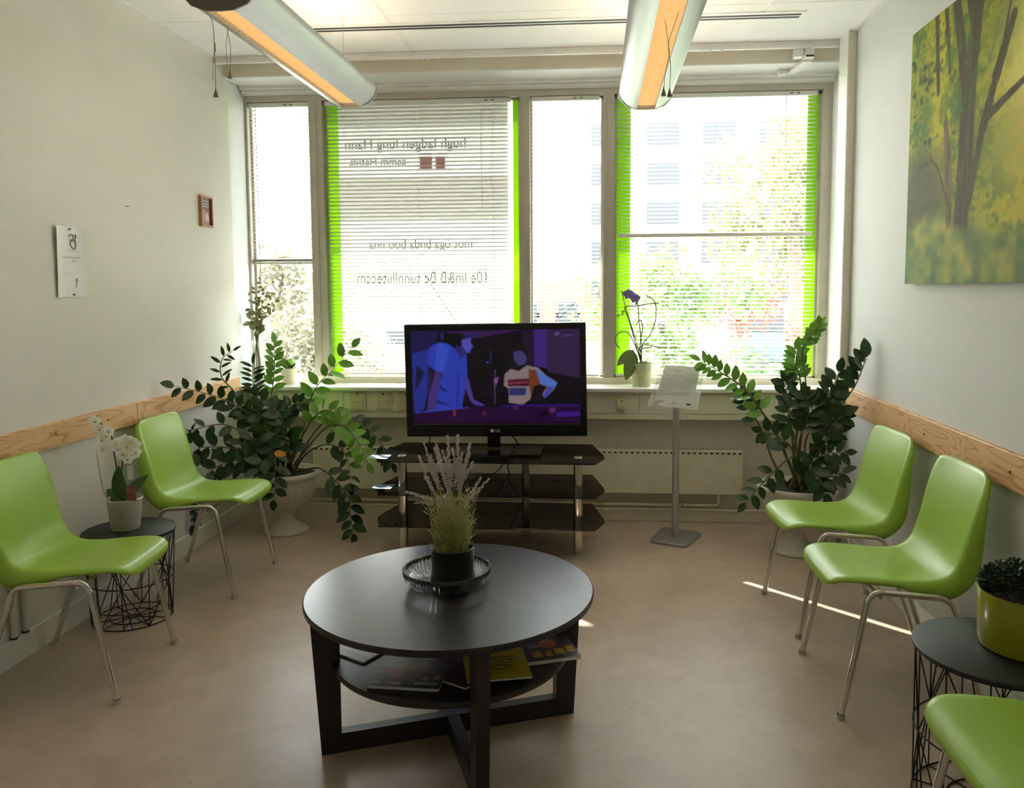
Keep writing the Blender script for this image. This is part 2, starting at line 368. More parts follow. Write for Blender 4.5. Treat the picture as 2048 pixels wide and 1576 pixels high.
# ------------------------------------------------------------------ windows
ZB, ZT = .86, 2.60
edges = [(-2.19, -1.797), (-1.713, -.477), (-.418, .029), (.096, 1.322)]
fm = MB().box((-2.204, 4.985, 2.575), (1.375, 5.07, 2.612)).build('trim_8', M['alu'], kind=ST)
MB().box((-2.204, 4.985, .82), (1.375, 5.07, .858)).build('trim_9', M['cream'], kind=ST)
for k, (a, b) in enumerate(((-2.204, -2.19), (-1.797, -1.713), (-.477, -.418), (.029, .096), (1.322, 1.375))):
    m = MB().box((a, 4.985, .858), (b, 5.07, 2.575)).build('trim_%d' % (10+k), M['alu'], kind=ST)
    if 0 < k < 4: MB().box(((a+b)/2-.006, 4.979, .858), ((a+b)/2+.006, 4.986, 2.575)).build('mullion_bead', M['alu'], m)
lime = thin_mat('lime_window_film', (.42, .62, .06), .02, .75, (.19, .31, .016), transl=.85)
frost = thin_mat('frosted_band', (.8, .79, .76), .02, .92, (.42, .41, .38), transl=.88)
whitef = thin_mat('white_window_film', (.9, .9, .88), .02, .88, (.48, .48, .465), transl=.88)
pinkf = thin_mat('red_film', (.9, .5, .48), .02, .95, (.66, .42, .4), transl=.88)
txm = thin_mat('grey_lettering_film', (.3, .3, .3), .02, .95, (.1, .095, .09), transl=.7)
def letter(win, txt, pxc, pyc, wpx, hpx):
    """window lettering seen from behind: mirrored text filling a pixel box on the pane"""
    me = text_mesh(txt, 'window_lettering', txm); v = np.array([q.co[:] for q in me.vertices])
    lo, hi = v.min(0), v.max(0); c = at(pxc, pyc, 5.0365); wm = wpx*5.04/F; hm = hpx*5.04/F
    for q in me.vertices:
        u = (q.co.x-lo[0])/(hi[0]-lo[0])-.5; w = (q.co.y-lo[1])/(hi[1]-lo[1])-.5
        q.co = Vector((c.x-u*wm, 5.0365, c.z+w*hm))
    obj('window_lettering', me, win)
wins = []
for k, (a, b) in enumerate(edges):
    w = thing('window_%d' % (k+1), ((a+b)/2, 5.03, ZB), None, None, kind=ST); wins.append(w)
    MB().box((a, 5.046, ZB-.01), (b, 5.052, 2.58)).build('pane', M['glass'], w)
    fr = MB()
    for q in ((a, ZB-.005, a+.014, 2.577), (b-.014, ZB-.005, b, 2.577), (a, 2.562, b, 2.577), (a, ZB-.005, b, ZB+.008)): fr.box((q[0], 5.03, q[1]), (q[2], 5.06, q[3]))
    fr.build('sash_frame', M['alu'], w)
for k, l, r in ((1, .085, .05), (3, .1, .075)):
    a, b = edges[k]
    MB().box((a+.002, 5.041, ZB), (a+l, 5.044, 2.57)).build('green_film_strip', lime, wins[k])
    MB().box((b-r, 5.041, ZB), (b-.002, 5.044, 2.57)).build('green_film_strip', lime, wins[k])
a, b = edges[1]
z0, z1 = at(850, 440, 5.04).z, at(850, 356, 5.04).z
zt_, zl_ = 2.565, at(850, 645, 5.04).z
for zz0, zz1, nm, mm_ in ((zl_, z0, 'white_film', whitef), (z0, z1, 'grey_film_band', frost), (z1, at(850, 252, 5.04).z, 'white_film', whitef), (at(850, 252, 5.04).z, zt_, 'grey_film_band', frost)):
    MB().box((a+.085, 5.0385, zz0), (b-.08, 5.0405, zz1)).build(nm, mm_, wins[1])
for x0, x1 in ((840, 864), (872, 890)):
    q0, q1 = at(x0, 340, 5.04), at(x1, 313, 5.04)
    MB().box((q0.x, 5.0355, q0.z), (q1.x, 5.037, q1.z)).build('red_film_patch', pinkf, wins[1])
letter(wins[1], 'hugh ladgen lüng Hann', 810, 290, 244, 28)
letter(wins[1], 'aamm Hatkla', 755, 323, 115, 15)
letter(wins[1], 'mot öga bnda boo nna', 841, 491, 210, 24)
letter(wins[1], '10e lin&B Bc tunnlliiteccm', 843, 555, 265, 24)
letter(wins[3], 'dansk/Guilond', 1490, 628, 150, 20)

# venetian blinds
def slat_mesh(L):
    w = .0125; pr = [(-w, -.0012), (-w*.45, .0012), (w*.45, .0012), (w, -.0012)]; t = .0005
    v = []
    for x in (-L/2, L/2):
        v += [(x, y, z) for y, z in pr]+[(x, y, z-t) for y, z in pr]
    f = []
    for i in range(3): f += [(i, i+1, 8+i+1, 8+i), (4+i, 12+i, 12+i+1, 4+i+1)]
    f += [(0, 8, 12, 4), (3, 7, 15, 11)]
    return MB().add(v, f).mesh('slat', M['slat2'])
names = [('narrow white venetian blind pulled half way up beside the left wall', 'blind'), ('wide white venetian blind in front of the mirrored lettering', 'blind'),
         ('narrow white venetian blind lowered between two aluminium mullions', 'blind'), ('wide white venetian blind with a pale horizontal bar across its middle', 'blind')]
YS = 5.012
for k, (a, b) in enumerate(edges):
    bot = [1.575, .875, .868, .872][k]; tilt = -math.radians([9, 15, 9, 10][k])
    bl = thing('venetian_blind', ((a+b)/2, YS, bot), names[k][0], names[k][1], 'venetian blinds in the windows')
    a2, b2 = a+[.004, .012, .006, .014][k], b-[.004, .058, .024, .03][k]
    MB().box((a2, YS-.014, 2.545), (b2, YS+.014, 2.572), .002).build('head_rail', M['slat'], bl)
    me = slat_mesh(b2-a2-.004); z = 2.53; n = 0
    while z > bot+.018:
        s = obj('slat', me, bl); s.matrix_basis = Matrix.Translation(((a2+b2)/2, YS, z)) @ Matrix.Rotation(tilt, 4, 'X'); z -= .0238; n += 1
    if k == 0:
        for q in range(14):
            s = obj('slat', me, bl); s.matrix_basis = Matrix.Translation(((a2+b2)/2, YS, bot+.012+q*.0012))
    MB().box((a2, YS-.013, bot-.004), (b2, YS+.013, bot+.008), .002).build('bottom_rail', M['slat'] if k else M['alu'], bl)
    for fx in ((.12, .88) if b-a < .6 else (.1, .5, .9)):
        x = a2+(b2-a2)*fx
        for dy in (-.0135, .0135): MB().tube([(x, YS+dy, bot), (x, YS+dy, 2.55)], .0007, 5).build('ladder_cord', M['slat'], bl)
    if k == 3:
        zb = at(1435, 470, YS).z; MB().box((a2+.012, YS-.02, zb-.011), (b2-.012, YS-.0135, zb+.011), .003).build('middle_bar', M['beige'], bl)
    x = a2+.05 if k == 0 else b2-.18
    if k != 2: MB().tube([(x, YS-.02, 2.55), (x-.004, YS-.022, 2.54), (x, YS-.021, 1.9 if k else 1.3)], .0022, 6).build('tilt_wand', M['slat'] if k else M['cord'], bl)
    for dx in (.12, .16): MB().box((b2-dx, YS-.0155, 2.556), (b2-dx+.018, YS-.0139, 2.561)).build('maker_mark', M['ink'], bl)

# ------------------------------------------------------------------ chair rails, wall things
for (y0, y1) in ((1.0, 3.63), (3.633, 4.74)):
    r = MB().box((XL, y0, .776), (XL+.022, y1, .877), .002).build('trim_15' if y0 < 2 else 'trim_16', M['pine'], kind=ST)
    for y in (3.05, 3.4, 4.1):
        if y0 < y < y1: MB().lathe([(0.0001, 0), (.004, 0), (.004, .0015)], n=10).build('screw', M['ink'], r).matrix_basis = Matrix.Translation((XL+.0225, y, .83)) @ Matrix.Rotation(PI/2, 4, 'Y')
r = MB().box((XR-.022, .6, .758), (XR, 4.412, .877), .002).build('trim_17', M['pine'], kind=ST)
for y in (4.07, 3.33, 2.65): MB().lathe([(.0001, 0), (.0045, 0), (.0045, .0015)], n=10).build('screw', M['ink'], r).matrix_basis = Matrix.Translation((XR-.0225, y, .815)) @ Matrix.Rotation(-PI/2, 4, 'Y')

# canvas print of a wood
def forest(im, U, V):
    s, z = U*1.42, 2.45-V*1.03
    n1, n2, n3 = vnoise(U, V, 60, 1), vnoise(U, V, 24, 2), vnoise(U, V*.6, 9, 3)
    L = lambda a, b, t: a+(b-a)*t[..., None]
    ye, gr, dg = np.array((196, 186, 62.)), np.array((96, 124, 66.)), np.array((62, 82, 58.))
    f = np.clip((n2*.6+n1*.5+n3*.6-.62)*2.2, 0, 1)
    im = L(gr, ye, np.clip(f*.7+np.clip((s-.55)*1.1, 0, .5)+.75*np.exp(-((s-.3)/.1)**2)*(z > 1.75), 0, 1))
    im = L(im, dg, np.clip((n1*.5+n2*.9-.85)*3.2, 0, 1)*np.clip(1.1-s*.75, .1, 1)*(z > 1.7))
    im = L(im, np.array((250, 240, 150.)), np.exp(-(((s-.98)/.2)**2+((z-2.08)/.27)**2)))
    im = L(im, np.array((206, 190, 92.)), np.clip((s-.6)*2, 0, .8)*np.exp(-((z-1.86)/.16)**2))
    im = L(im, np.array((98, 100, 80.)), np.clip(1.35-np.hypot((s-.16)/.26, (z-1.78)/.17), 0, .9))
    gz = 1.66+.03*(n3-.5)+.05*np.sin(s*5)
    gm = np.clip((gz-z)*14, 0, 1)
    grass = L(np.array((112, 136, 82.)), np.array((188, 182, 96.)), np.clip(n2*.9+n3*.7-.5+.15*n1, 0, 1))
    grass = L(grass, np.array((88, 112, 92.)), np.clip((vnoise(U*1.4, V*.5, 14, 9)-.55)*3, 0, .9)*np.clip(1-s*.5, .3, 1))
    im = L(im, grass, gm)
    def trunk(im, pts, w0, w1, c=(92, 88, 66)):
        for (x0, q0), (x1, q1) in zip(pts[:-1], pts[1:]):
            t = np.clip(((s-x0)*(x1-x0)+(z-q0)*(q1-q0))/((x1-x0)**2+(q1-q0)**2), 0, 1)
            d = np.hypot(s-x0-t*(x1-x0), z-q0-t*(q1-q0)); w = w0+(w1-w0)*t
            im = L(im, np.array(c, float)*(1+.25*(vnoise(U*2, V*.2, 40, 5)-.5))[..., None], np.clip((w-d)/.008+.5, 0, 1)*np.where(z > gz-.06, 1, np.clip(1-(gz-.06-z)*25, 0, 1)))
        return im
    im = trunk(im, [(.5, 1.55), (.53, 1.8), (.54, 2.14)], .062, .055)
    im = trunk(im, [(.54, 2.1), (.62, 2.5)], .05, .035); im = trunk(im, [(.58, 2.27), (.5, 2.5)], .03, .025); im = trunk(im, [(.52, 2.1), (.4, 2.5)], .036, .03)
    im = trunk(im, [(.57, 1.72), (.66, 1.95), (.74, 2.1), (.84, 2.26)], .028, .02); im = trunk(im, [(.7, 1.98), (.95, 2.05), (1.2, 2.14)], .018, .01)
    im = trunk(im, [(.42, 1.58), (.4, 1.8), (.36, 2.02)], .03, .018, (118, 104, 78)); im = trunk(im, [(.28, 2.15), (.24, 2.5)], .014, .02); im = trunk(im, [(.38, 2.2), (.32, 2.5)], .012, .018)
    im = trunk(im, [(.4, 1.72), (.3, 1.86), (.22, 1.92)], .007, .004); im = trunk(im, [(.78, 2.2), (.88, 2.5)], .008, .006); im = trunk(im, [(1.2, 1.6), (1.22, 2.5)], .03, .03)
    ov = np.clip((vnoise(U, V*.7, 40, 11)*.8+n1*.5-.68)*5, 0, .85)*np.clip(1-np.abs(s-.45)/.3, 0, 1)*(z > 2.02)*(z < 2.34)
    return L(im, np.array((86, 118, 64.)), ov)*.97
pa = thing('canvas_print', (XR, 2.86, 1.42), 'large unframed canvas print of a sunlit green wood on the right wall', 'picture')
MB().box((XR-.03, 2.15, 1.42), (XR-.002, 3.572, 2.452), .002).build('canvas', mat('canvas_edge', (.35, .36, .2), .8), pa)
img = raster(420, 310, (90, 120, 60), [forest], 0)
obj('printed_face', print_mesh('printed_face', img, (XR-.0305, 3.572, 2.452), (0, -1.422, 0), (0, 0, -1.032), attr_mat('forest_print', .75, spec=.2)), pa)
# notice, small framed picture, pin
nt_ = thing('wall_notice', (XL, 3.23, 1.38), 'white paper notice pinned to the left wall with a looped emblem', 'notice')
q = [atx(110, 449, XL+.004), atx(172, 456, XL+.004), atx(178, 594, XL+.004), atx(118, 594, XL+.004)]
pm = MB().grid(lambda u, v: (XL+.003+.012*(abs(2*u-1))**3*(.4+.6*v), 3.13+.197*u, 1.38+.292*v), 9, 7).build('sheet', M['paper'], nt_)
def wt(txt, y, z, w, h, parent, m=M['ink'], x=XL+.006):
    me = text_mesh(txt, 'lettering', m); v = np.array([q.co[:] for q in me.vertices]); lo, hi = v.min(0), v.max(0)
    for q in me.vertices: q.co = Vector((x, y+((q.co.x-lo[0])/(hi[0]-lo[0])-.5)*w, z+((q.co.y-lo[1])/(hi[1]-lo[1])-.5)*h))
    return obj('lettering', me, parent)
for pts in ([(-.02, .022), (-.012, .03), (0, .03), (.006, .024), (.004, .012), (-.008, .006), (-.02, .008)], [(.02, .032), (.022, .02), (.016, .01), (.02, -.012), (.012, -.03), (-.004, -.024), (-.016, -.006), (0, .004), (.02, .004)]):
    MB().tube(cat_rom([(XL+.006, 3.24+a, 1.61+b) for a, b in pts], 4), .0016, 5).build('emblem', M['ink'], nt_)
wt('STOMKLINIKEN', 3.24, 1.572, .085, .006, nt_, M['lightink']); wt('ETT FRISKVÅRDSCENTRUM I', 3.24, 1.545, .135, .007, nt_); wt('TEDE', 3.24, 1.53, .022, .006, nt_); wt('RÖKFRITT LOKAL', 3.2, 1.478, .055, .006, nt_, M['lightink'])
MB().tube(cat_rom([(XL+.006, 3.25+a, 1.44+b) for a, b in ((0, -.022), (.006, 0), (.01, .014), (.002, .016), (.002, .006), (.01, .01))], 4), .0009, 5).build('signature', M['ink'], nt_)
for y, z in ((3.225, 1.662), (3.235, 1.39)): MB().box((XL+.004, y-.006, z-.003), (XL+.009, y+.006, z+.003), .001).build('pin', M['ink'], nt_)
fp = thing('picture_frame', (XL, 4.41, 1.76), 'tiny framed brown photograph with white lettering on the left wall', 'picture frame')
fmb = MB()
for (y0, z0, y1, z1) in ((4.342, 1.761, 4.352, 1.931), (4.466, 1.761, 4.476, 1.931), (4.352, 1.761, 4.466, 1.771), (4.352, 1.921, 4.466, 1.931)): fmb.box((XL, y0, z0), (XL+.018, y1, z1))
fmb.build('frame', mat('copper_wood_frame', (.45, .2, .1), .45), fp)
blob = lambda cx, cy, rx, ry, n=14: [(cx+rx*math.cos(2*PI*i/n), cy+ry*math.sin(2*PI*i/n)) for i in range(n)]
img = raster(60, 80, (84, 40, 36), [(blob(.36, .72, .22, .3), (150, 100, 92)), (blob(.62, .78, .16, .28), (200, 160, 150)), (blob(.5, .95, .4, .12), (120, 80, 76))], 2)
obj('photo', print_mesh('photo', img, (XL+.008, 4.352, 1.921), (0, .114, 0), (0, 0, -.15), attr_mat('photo_print', .3)), fp)
for i, t_ in enumerate(('DET ÄR', 'HÄR ALLT', 'BÖRJAR')): wt(t_, 4.412, 1.905-.016*i, .07, .009, fp, M['paper'], XL+.0095)
MB().tube([(XL, 3.645, 1.797), (XL+.012, 3.645, 1.799)], .0012, 6).tube([(XL+.011, 3.633, 1.797), (XL+.011, 3.657, 1.799)], .0016, 6).build('wall_pin', M['ink'], label='small dark pin stuck in the bare left wall', cat='pin')

# sockets on the trunking and call unit
for i, x in enumerate((-1.456, -1.295, -1.157)):
    lb = ['cream socket plate on the trunking, furthest from the television', 'cream socket plate on the trunking between two others', 'cream socket plate on the trunking half hidden by the television'][i]
    t = thing('socket_plate', (x, 4.772, .68), lb, 'socket', 'socket plates on the trunking')
    MB().box((x-.05, 4.757, .676), (x+.05, 4.772, .782), .004).build('plate', mat('cream_plastic', (.76, .67, .46), .45), t)
    MB().box((x-.036, 4.753, .686), (x+.036, 4.758, .764), .003).build('cover', mat('cream_plastic_dark', (.7, .59, .38), .45), t)
    MB().box((x-.034, 4.7515, .726), (x+.034, 4.7535, .73)).build('label_strip', M['lightink'], t)
    MB().box((x-.004, 4.750, .772), (x+.004, 4.758, .782)).build('latch', M['ink'], t)
t = thing('call_unit', (.139, 4.772, .69), 'rounded cream wall unit with a tiny button on the trunking', 'wall unit')
MB().box((.109, 4.745, .692), (.169, 4.772, .76), .012).build('housing', mat('cream_plastic_2', (.74, .66, .46), .4), t, True)
MB().lathe([(.0001, .004), (.004, .004), (.005, 0)], n=12).build('button', M['ink'], t).matrix_basis = Matrix.Translation((.139, 4.746, .748)) @ Matrix.Rotation(PI/2, 4, 'X')
# bracket by the head of the right window
t = thing('rail_bracket', (1.09, 4.585, 2.7), 'white metal bracket with a black slot under the ceiling track', 'bracket')
q = at(1608, 105, 4.62)
MB().box((q.x-.052, 4.6, 2.66), (q.x-.006, 4.66, 2.705), .002).build('back_plate', M['white'], t)
MB().box((q.x, 4.59, 2.652), (q.x+.05, 4.68, 2.7), .002).build('block', M['white'], t)
MB().box((q.x+.004, 4.586, 2.656), (q.x+.046, 4.592, 2.664)).build('slot', M['black'], t)
MB().add([(q.x, 4.64, 2.652), (q.x+.05, 4.64, 2.652), (q.x+.01, 4.86, 2.655), (q.x-.04, 4.86, 2.655), (q.x, 4.64, 2.64), (q.x+.05, 4.64, 2.64), (q.x+.01, 4.86, 2.63), (q.x-.04, 4.86, 2.63)],
         [(0, 1, 2, 3), (7, 6, 5, 4), (0, 4, 5, 1), (1, 5, 6, 2), (2, 6, 7, 3), (3, 7, 4, 0)]).build('arm', M['white'], t)
MB().box((q.x-.09, 4.82, 2.625), (q.x-.04, 4.87, 2.655), .004).build('clamp', M['tbar'], t)

# radiator and pipes
t = thing('radiator', (-.45, 4.84, .18), 'long flat cream radiator with a row of dark vents under the windows', 'radiator')
MB().box((-1.75, 4.775, .185), (.855, 4.83, .435), .004).build('front_panel', mat('radiator_cream', (.8, .75, .63), .45), t)
for i in range(78):
    x = -1.735+i*.0333; MB().box((x, 4.7735, .437-.009), (x+.016, 4.7765, .437-.001)).build('vent_slot', M['black'], t)
MB().box((-1.75, 4.777, .435), (.855, 4.83, .444), .002).build('top_grille', mat('radiator_cream_top', (.76, .7, .58), .5), t)
for x in (-1.4, .1, .6): MB().box((x, 4.825, .25), (x+.03, 4.85, .38)).build('bracket', M['cream'], t)
for z, lb in ((.109, 'upper cream heating pipe running along the foot of the back wall'), (.078, 'lower cream heating pipe just above the back baseboard')):
    t = thing('heating_pipe', (-.4, 4.81, z), lb, 'pipe')
    if z > .1:
        MB().tube(fillet([(XL+.02, 4.815, z), (.72, 4.815, z), (.72, 4.815, .183)], .02), .008, 10).build('pipe', M['cream'], t, True)
        for x in (.02, .5): MB().box((x, 4.803, z-.014), (x+.014, 4.85, z+.014), .002).build('clip', M['alu'], t)
    else:
        MB().tube([(XL+.02, 4.822, z), (1.28, 4.822, z)], .007, 10).build('pipe', M['cream'], t, True)
        MB().tube([(.04, 4.81, z-.004), (.07, 4.81, z-.004)], .012, 10).build('coupling', M['cream'], t, True)

for (x, y) in ((30, 1288), (53, 1272)):
    q = atx(x, y, XL+.014)
    t = thing('wall_pipe', (XL+.012, q.y, .1), 'thin cream pipe down the left wall, the one %s the wire orchid table' % ('further from' if x < 40 else 'nearer to'), 'pipe', 'pipes on the left wall')
    MB().tube([(XL+.0125, q.y, .1), (XL+.0125, q.y, .77)], .0105, 12).build('pipe', M['wall_l'], t, 1)
    MB().tube([(XL+.0125, q.y, .1), (XL+.0125, q.y, .108)], .0125, 12).build('collar', M['ink'], t, 1)

# ------------------------------------------------------------------ lamps
amber = mat('amber_louvre', (.6, .4, .18), .4, var=.05, emit=(1, .62, .27), es=.16)
amberb = mat('amber_diffuser', (.6, .4, .18), .4, var=.12, vscale=30, emit=(1, .72, .38), es=.46)
tubem = mat('fluorescent_tube', (.9, .9, .85), .4, emit=(1, .87, .7), es=9)
def lamp(xc, y0, y1, zb, label):
    t = thing('pendant_lamp', (xc, (y0+y1)/2, zb), label, 'lamp', 'long pendant lamps under the ceiling')
    sec = [(.046, 0), (.062, .004), (.095, .02), (.122, .048), (.136, .082), (.135, .1), (.125, .108), (.1, .1), (.06, .072), (.048, .04), (.046, 0)]
    for sgn, nm in ((1, 'right_wing'), (-1, 'left_wing')):
        n = len(sec); vs = []
        for y in (y0, y1): vs += [(xc+sgn*a, y, zb+b) for a, b in sec[:-1]]
        n -= 1; fs = [(i, (i+1) % n, n+(i+1) % n, n+i) for i in range(n)]+[tuple(range(n)), tuple(range(2*n-1, n-1, -1))]
        MB().add(vs, fs).build('housing_side', M['silver'], t, 1)
    cap = [(.0, -.004), (.05, -.002), (.098, .016), (.126, .046), (.14, .082), (.138, .104), (.1, .112), (0, .114)]
    cap = cap+[(-a, b) for a, b in reversed(cap[1:-1])]; n = len(cap)
    for y, d in ((y0, -.008), (y1, .008)):
        MB().add([(xc+a, y, zb+b) for a, b in cap]+[(xc+a, y+d, zb+b) for a, b in cap], [tuple(range(n)), tuple(reversed(range(n, 2*n)))]+[(i, (i+1) % n, n+(i+1) % n, n+i) for i in range(n)]).build('end_cap', M['capg'] if d < 0 else M['silver'], t)
    MB().box((xc-.045, y0+.01, zb+.028), (xc+.045, y1-.01, zb+.032)).build('louvre_back', amberb, t)
    me = MB().box((-.045, -.0008, .014), (.045, .0008, .0275)).mesh('louvre_blade', amber)
    nb = 54
    for i in range(nb):
        b = obj('louvre_blade', me, t); b.matrix_basis = Matrix.Translation((xc, y0+.025+i*(y1-y0-.05)/(nb-1), zb))
    MB().tube([(xc, y0+.03, zb+.07), (xc, y1-.03, zb+.07)], .013, 10).build('fluorescent_tube', tubem, t, True)
    for y in (y0+.2, y1-.14):
        w = MB().tube([(xc+.012, y, zb+.1), (xc+.012, y, ZC)], .0012, 6).build('suspension_wire', M['cord'], t)
        MB().lathe([(.014, 0), (.011, -.012), (.003, -.02)], (xc+.012, y, ZC), 12).build('ceiling_cup', M['tbar'], w)
    return t
l1 = lamp(-1.272, 2.71, 4.15, 2.345, 'long silver pendant lamp with glowing amber louvre, the one nearer the left wall')
l2 = lamp(.24, 2.64, 4.25, 2.322, 'long silver pendant lamp with glowing amber louvre, hanging before the orchid window')
def pull(lampo, top, pts, Y, knot=None):
    P = [at(x, y, Y) for x, y in pts]
    c = MB().tube(cat_rom([top]+P, 5), .0011, 5).build('pull_cord', M['cord'], lampo)
    b = P[-1]
    MB().lathe([(.0015, .028), (.003, .02), (.008, .002), (.0085, -.004), (.0001, -.004)], b, 12).build('tassel', M['tassel'], c, True)
    if knot: MB().tube([at(knot[0], knot[1], Y), at(knot[0]+1, knot[2], Y)], .0028, 6).build('knot', M['tassel'], c)
Yc = 2.78
pull(l1, Vector((-1.345, 2.78, 2.36)), [(426, 50), (428, 85), (430, 130), (432, 192)], Yc, (429, 86, 104))
MB().tube(cat_rom([at(428, 104, Yc), at(426, 130, Yc), at(426, 161, Yc)], 4), .0008, 5).build('cord_tail', M['cord'], l1)
pull(l1, Vector((-1.31, 2.95, 2.35)), [(456, 58), (461, 95), (460, 155)], 2.95, (455, 53, 60))
MB().tube(cat_rom([at(455, 60, 2.95), at(452, 95, 2.95), at(454, 135, 2.95)], 4), .0008, 5).build('cord_tail', M['cord'], l1)
pull(l2, at(1363, 2, 2.85), [(1352, 40), (1337, 88), (1341, 130), (1339, 192)], 2.85)
pull(l2, at(1330, 40, 2.85), [(1333, 60), (1337, 92), (1338, 112), (1330, 150), (1327, 190)], 2.85)

# ------------------------------------------------------------------ chairs
def chair_meshes():
    prof = cat_rom([(0, y, z) for y, z in ((.262, .404), (.258, .428), (.236, .443), (.18, .447), (.10, .440), (.02, .432), (-.05, .430), (-.10, .438), (-.14, .465), (-.165, .51), (-.185, .58), (-.205, .66), (-.228, .74), (-.25, .80))], 8)
    ac = [0]
    for a, b in zip(prof[:-1], prof[1:]): ac.append(ac[-1]+(b-a).length)
    T = ac[-1]; arr = np.array([p[:] for p in prof]); ac = np.array(ac)
    def P(s): return Vector((0, np.interp(s, ac, arr[:, 1]), np.interp(s, ac, arr[:, 2])))
    def pt(u, v):
        u = 2*u-1; v = 2*v-1
        v2 = v*(1-(.085 if v < 0 else .065)*abs(u)**5); s = (v2+1)/2*T; q = s/T
        c = P(s); t = (P(min(s+.01, T))-P(max(s-.01, 0))).normalized(); N = Vector((0, -t.z, t.y)); N = -N if N.z+N.y < 0 else N
        w = np.interp(q, [0, .1, .35, .55, .75, 1], [.2, .212, .214, .22, .218, .222])*(1-.15*abs(v)**10)
        e = abs(u); k = max(0, (e-.8)/.2)
        fl = np.interp(q, [0, .12, .3, .48, .6, .85, 1], [.006, .012, .016, .06, .06, .025, .008])
        dish = np.interp(q, [0, .1, .4, .6, 1], [-.004, .006, .016, .022, .02])*u*u
        off = dish-fl*k**2
        x = u*w-math.copysign(1, u)*.010*k**3
        return (x, c.y+N.y*off, c.z+N.z*off)
    return MB().grid(pt, 37, 49).mesh('seat_shell', M['green'], 2)
shell = chair_meshes()
chair = thing('stacking_chair', (0, 0, 0), 'x', 'chair', 'lime green waiting room chairs', world=False)
so_ = obj('seat_shell', shell, chair); sm_ = so_.modifiers.new('thick', 'SOLIDIFY'); sm_.thickness = .006; sm_.offset = -1
for s in (-1, 1):
    path = fillet([(s*.235, .235, .008), (s*.222, .15, .424), (s*.222, -.1, .404), (s*.235, -.235, .008)], .05, 8)
    MB().tube(path[:10], .0105, 12).build('leg', M['chrome'], chair, 1)
    MB().tube(path[9:11], .0105, 12).build('side_rail', M['chrome'], chair, 1)
    MB().tube(path[10:], .0105, 12).build('leg', M['chrome'], chair, 1)
    for y in (.235, -.235): MB().lathe([(.0001, 0), (.0125, 0), (.013, .006), (.012, .016)], (s*.235, y, 0), 14).build('foot_cap', M['rubber'], chair, 1)
for y, z in ((.115, .392), (-.075, .39)): MB().tube([(-.222, y, z+.012), (-.1, y, z+.012), (.1, y, z+.012), (.222, y, z+.012)], .006, 8).build('cross_bar', M['chrome'], chair, 1)
spots = [(-1.892, 3.705, -90, 'lime green plastic chair beside the urn plant, back against the left pine rail'),
         (-1.893, 2.735, -84, 'lime green plastic chair half hiding the white orchid table by the left wall'),
         (1.02, 3.472, 90+5, 'lime green plastic chair with sun stripes next to the staked plant'),
         (1.025, 2.843, 90+1, 'lime green plastic chair between the striped-sunlight chair and the round black table'),
         (1.015, 1.70, 90, 'lime green plastic chair pushed close to the yellow-green pot table')]
chair.location = (spots[0][0], spots[0][1], 0); chair.rotation_euler = (0, 0, math.radians(spots[0][2])); chair['label'] = spots[0][3]
for x, y, a, l in spots[1:]: copy_thing(chair, (x, y, 0), math.radians(a), l)

# ------------------------------------------------------------------ wire side tables
def side_table(c, rb, rt, h, label, n=10):
    t = thing('side_table', (c[0], c[1], 0), label, 'table', 'round black wire side tables')
    MB().lathe([(.0001, h-.012), (rt-.004, h-.012), (rt, h-.009), (rt, h-.002), (rt-.003, h), (.0001, h)], (c[0], c[1], 0), 48).build('table_top', M['bdisc'], t, 1)
    R = lambda z: rb+(rt*.96-rb)*z/h
    pt = lambda i, z, k=1.: Vector((c[0]+k*R(z)*math.cos(2*PI*i/n), c[1]+k*R(z)*math.sin(2*PI*i/n), z))
    def ring(z, k=1.): MB().tube([pt(i*n/40, z, k) for i in range(40)], .0025, 6, closed=True).build('ring', M['blackmetal'], t)
    ring(.0035); ring(h*.46); ring(h-.016); ring(.0035, .56); ring(.0035, .1)
    zm = h*.46
    def wire(a, b): MB().tube([a, b], .0022, 5).build('wire', M['blackmetal'], t)
    for i in range(n):
        wire(pt(i, .0035), pt(i, h-.014)); wire(pt(i, .0035, .1), pt(i, .0035))
        if i % 2 == 0:
            wire(pt(i, zm), pt(i+1, .0035)); wire(pt(i, zm), pt(i-1, .0035)); wire(pt(i, zm), pt(i+1, h-.014)); wire(pt(i, zm), pt(i-1, h-.014))
            wire(pt(i+.33, .0035), pt(i, zm)); wire(pt(i, zm), pt(i-.4, h-.014))
    return t
side_table((-2.0, 3.235), .158, .185, .388, 'black round wire basket table carrying the white orchid')
side_table((1.072, 2.18), .2, .213, .44, 'black round wire basket table carrying the yellow-green pot', 12)

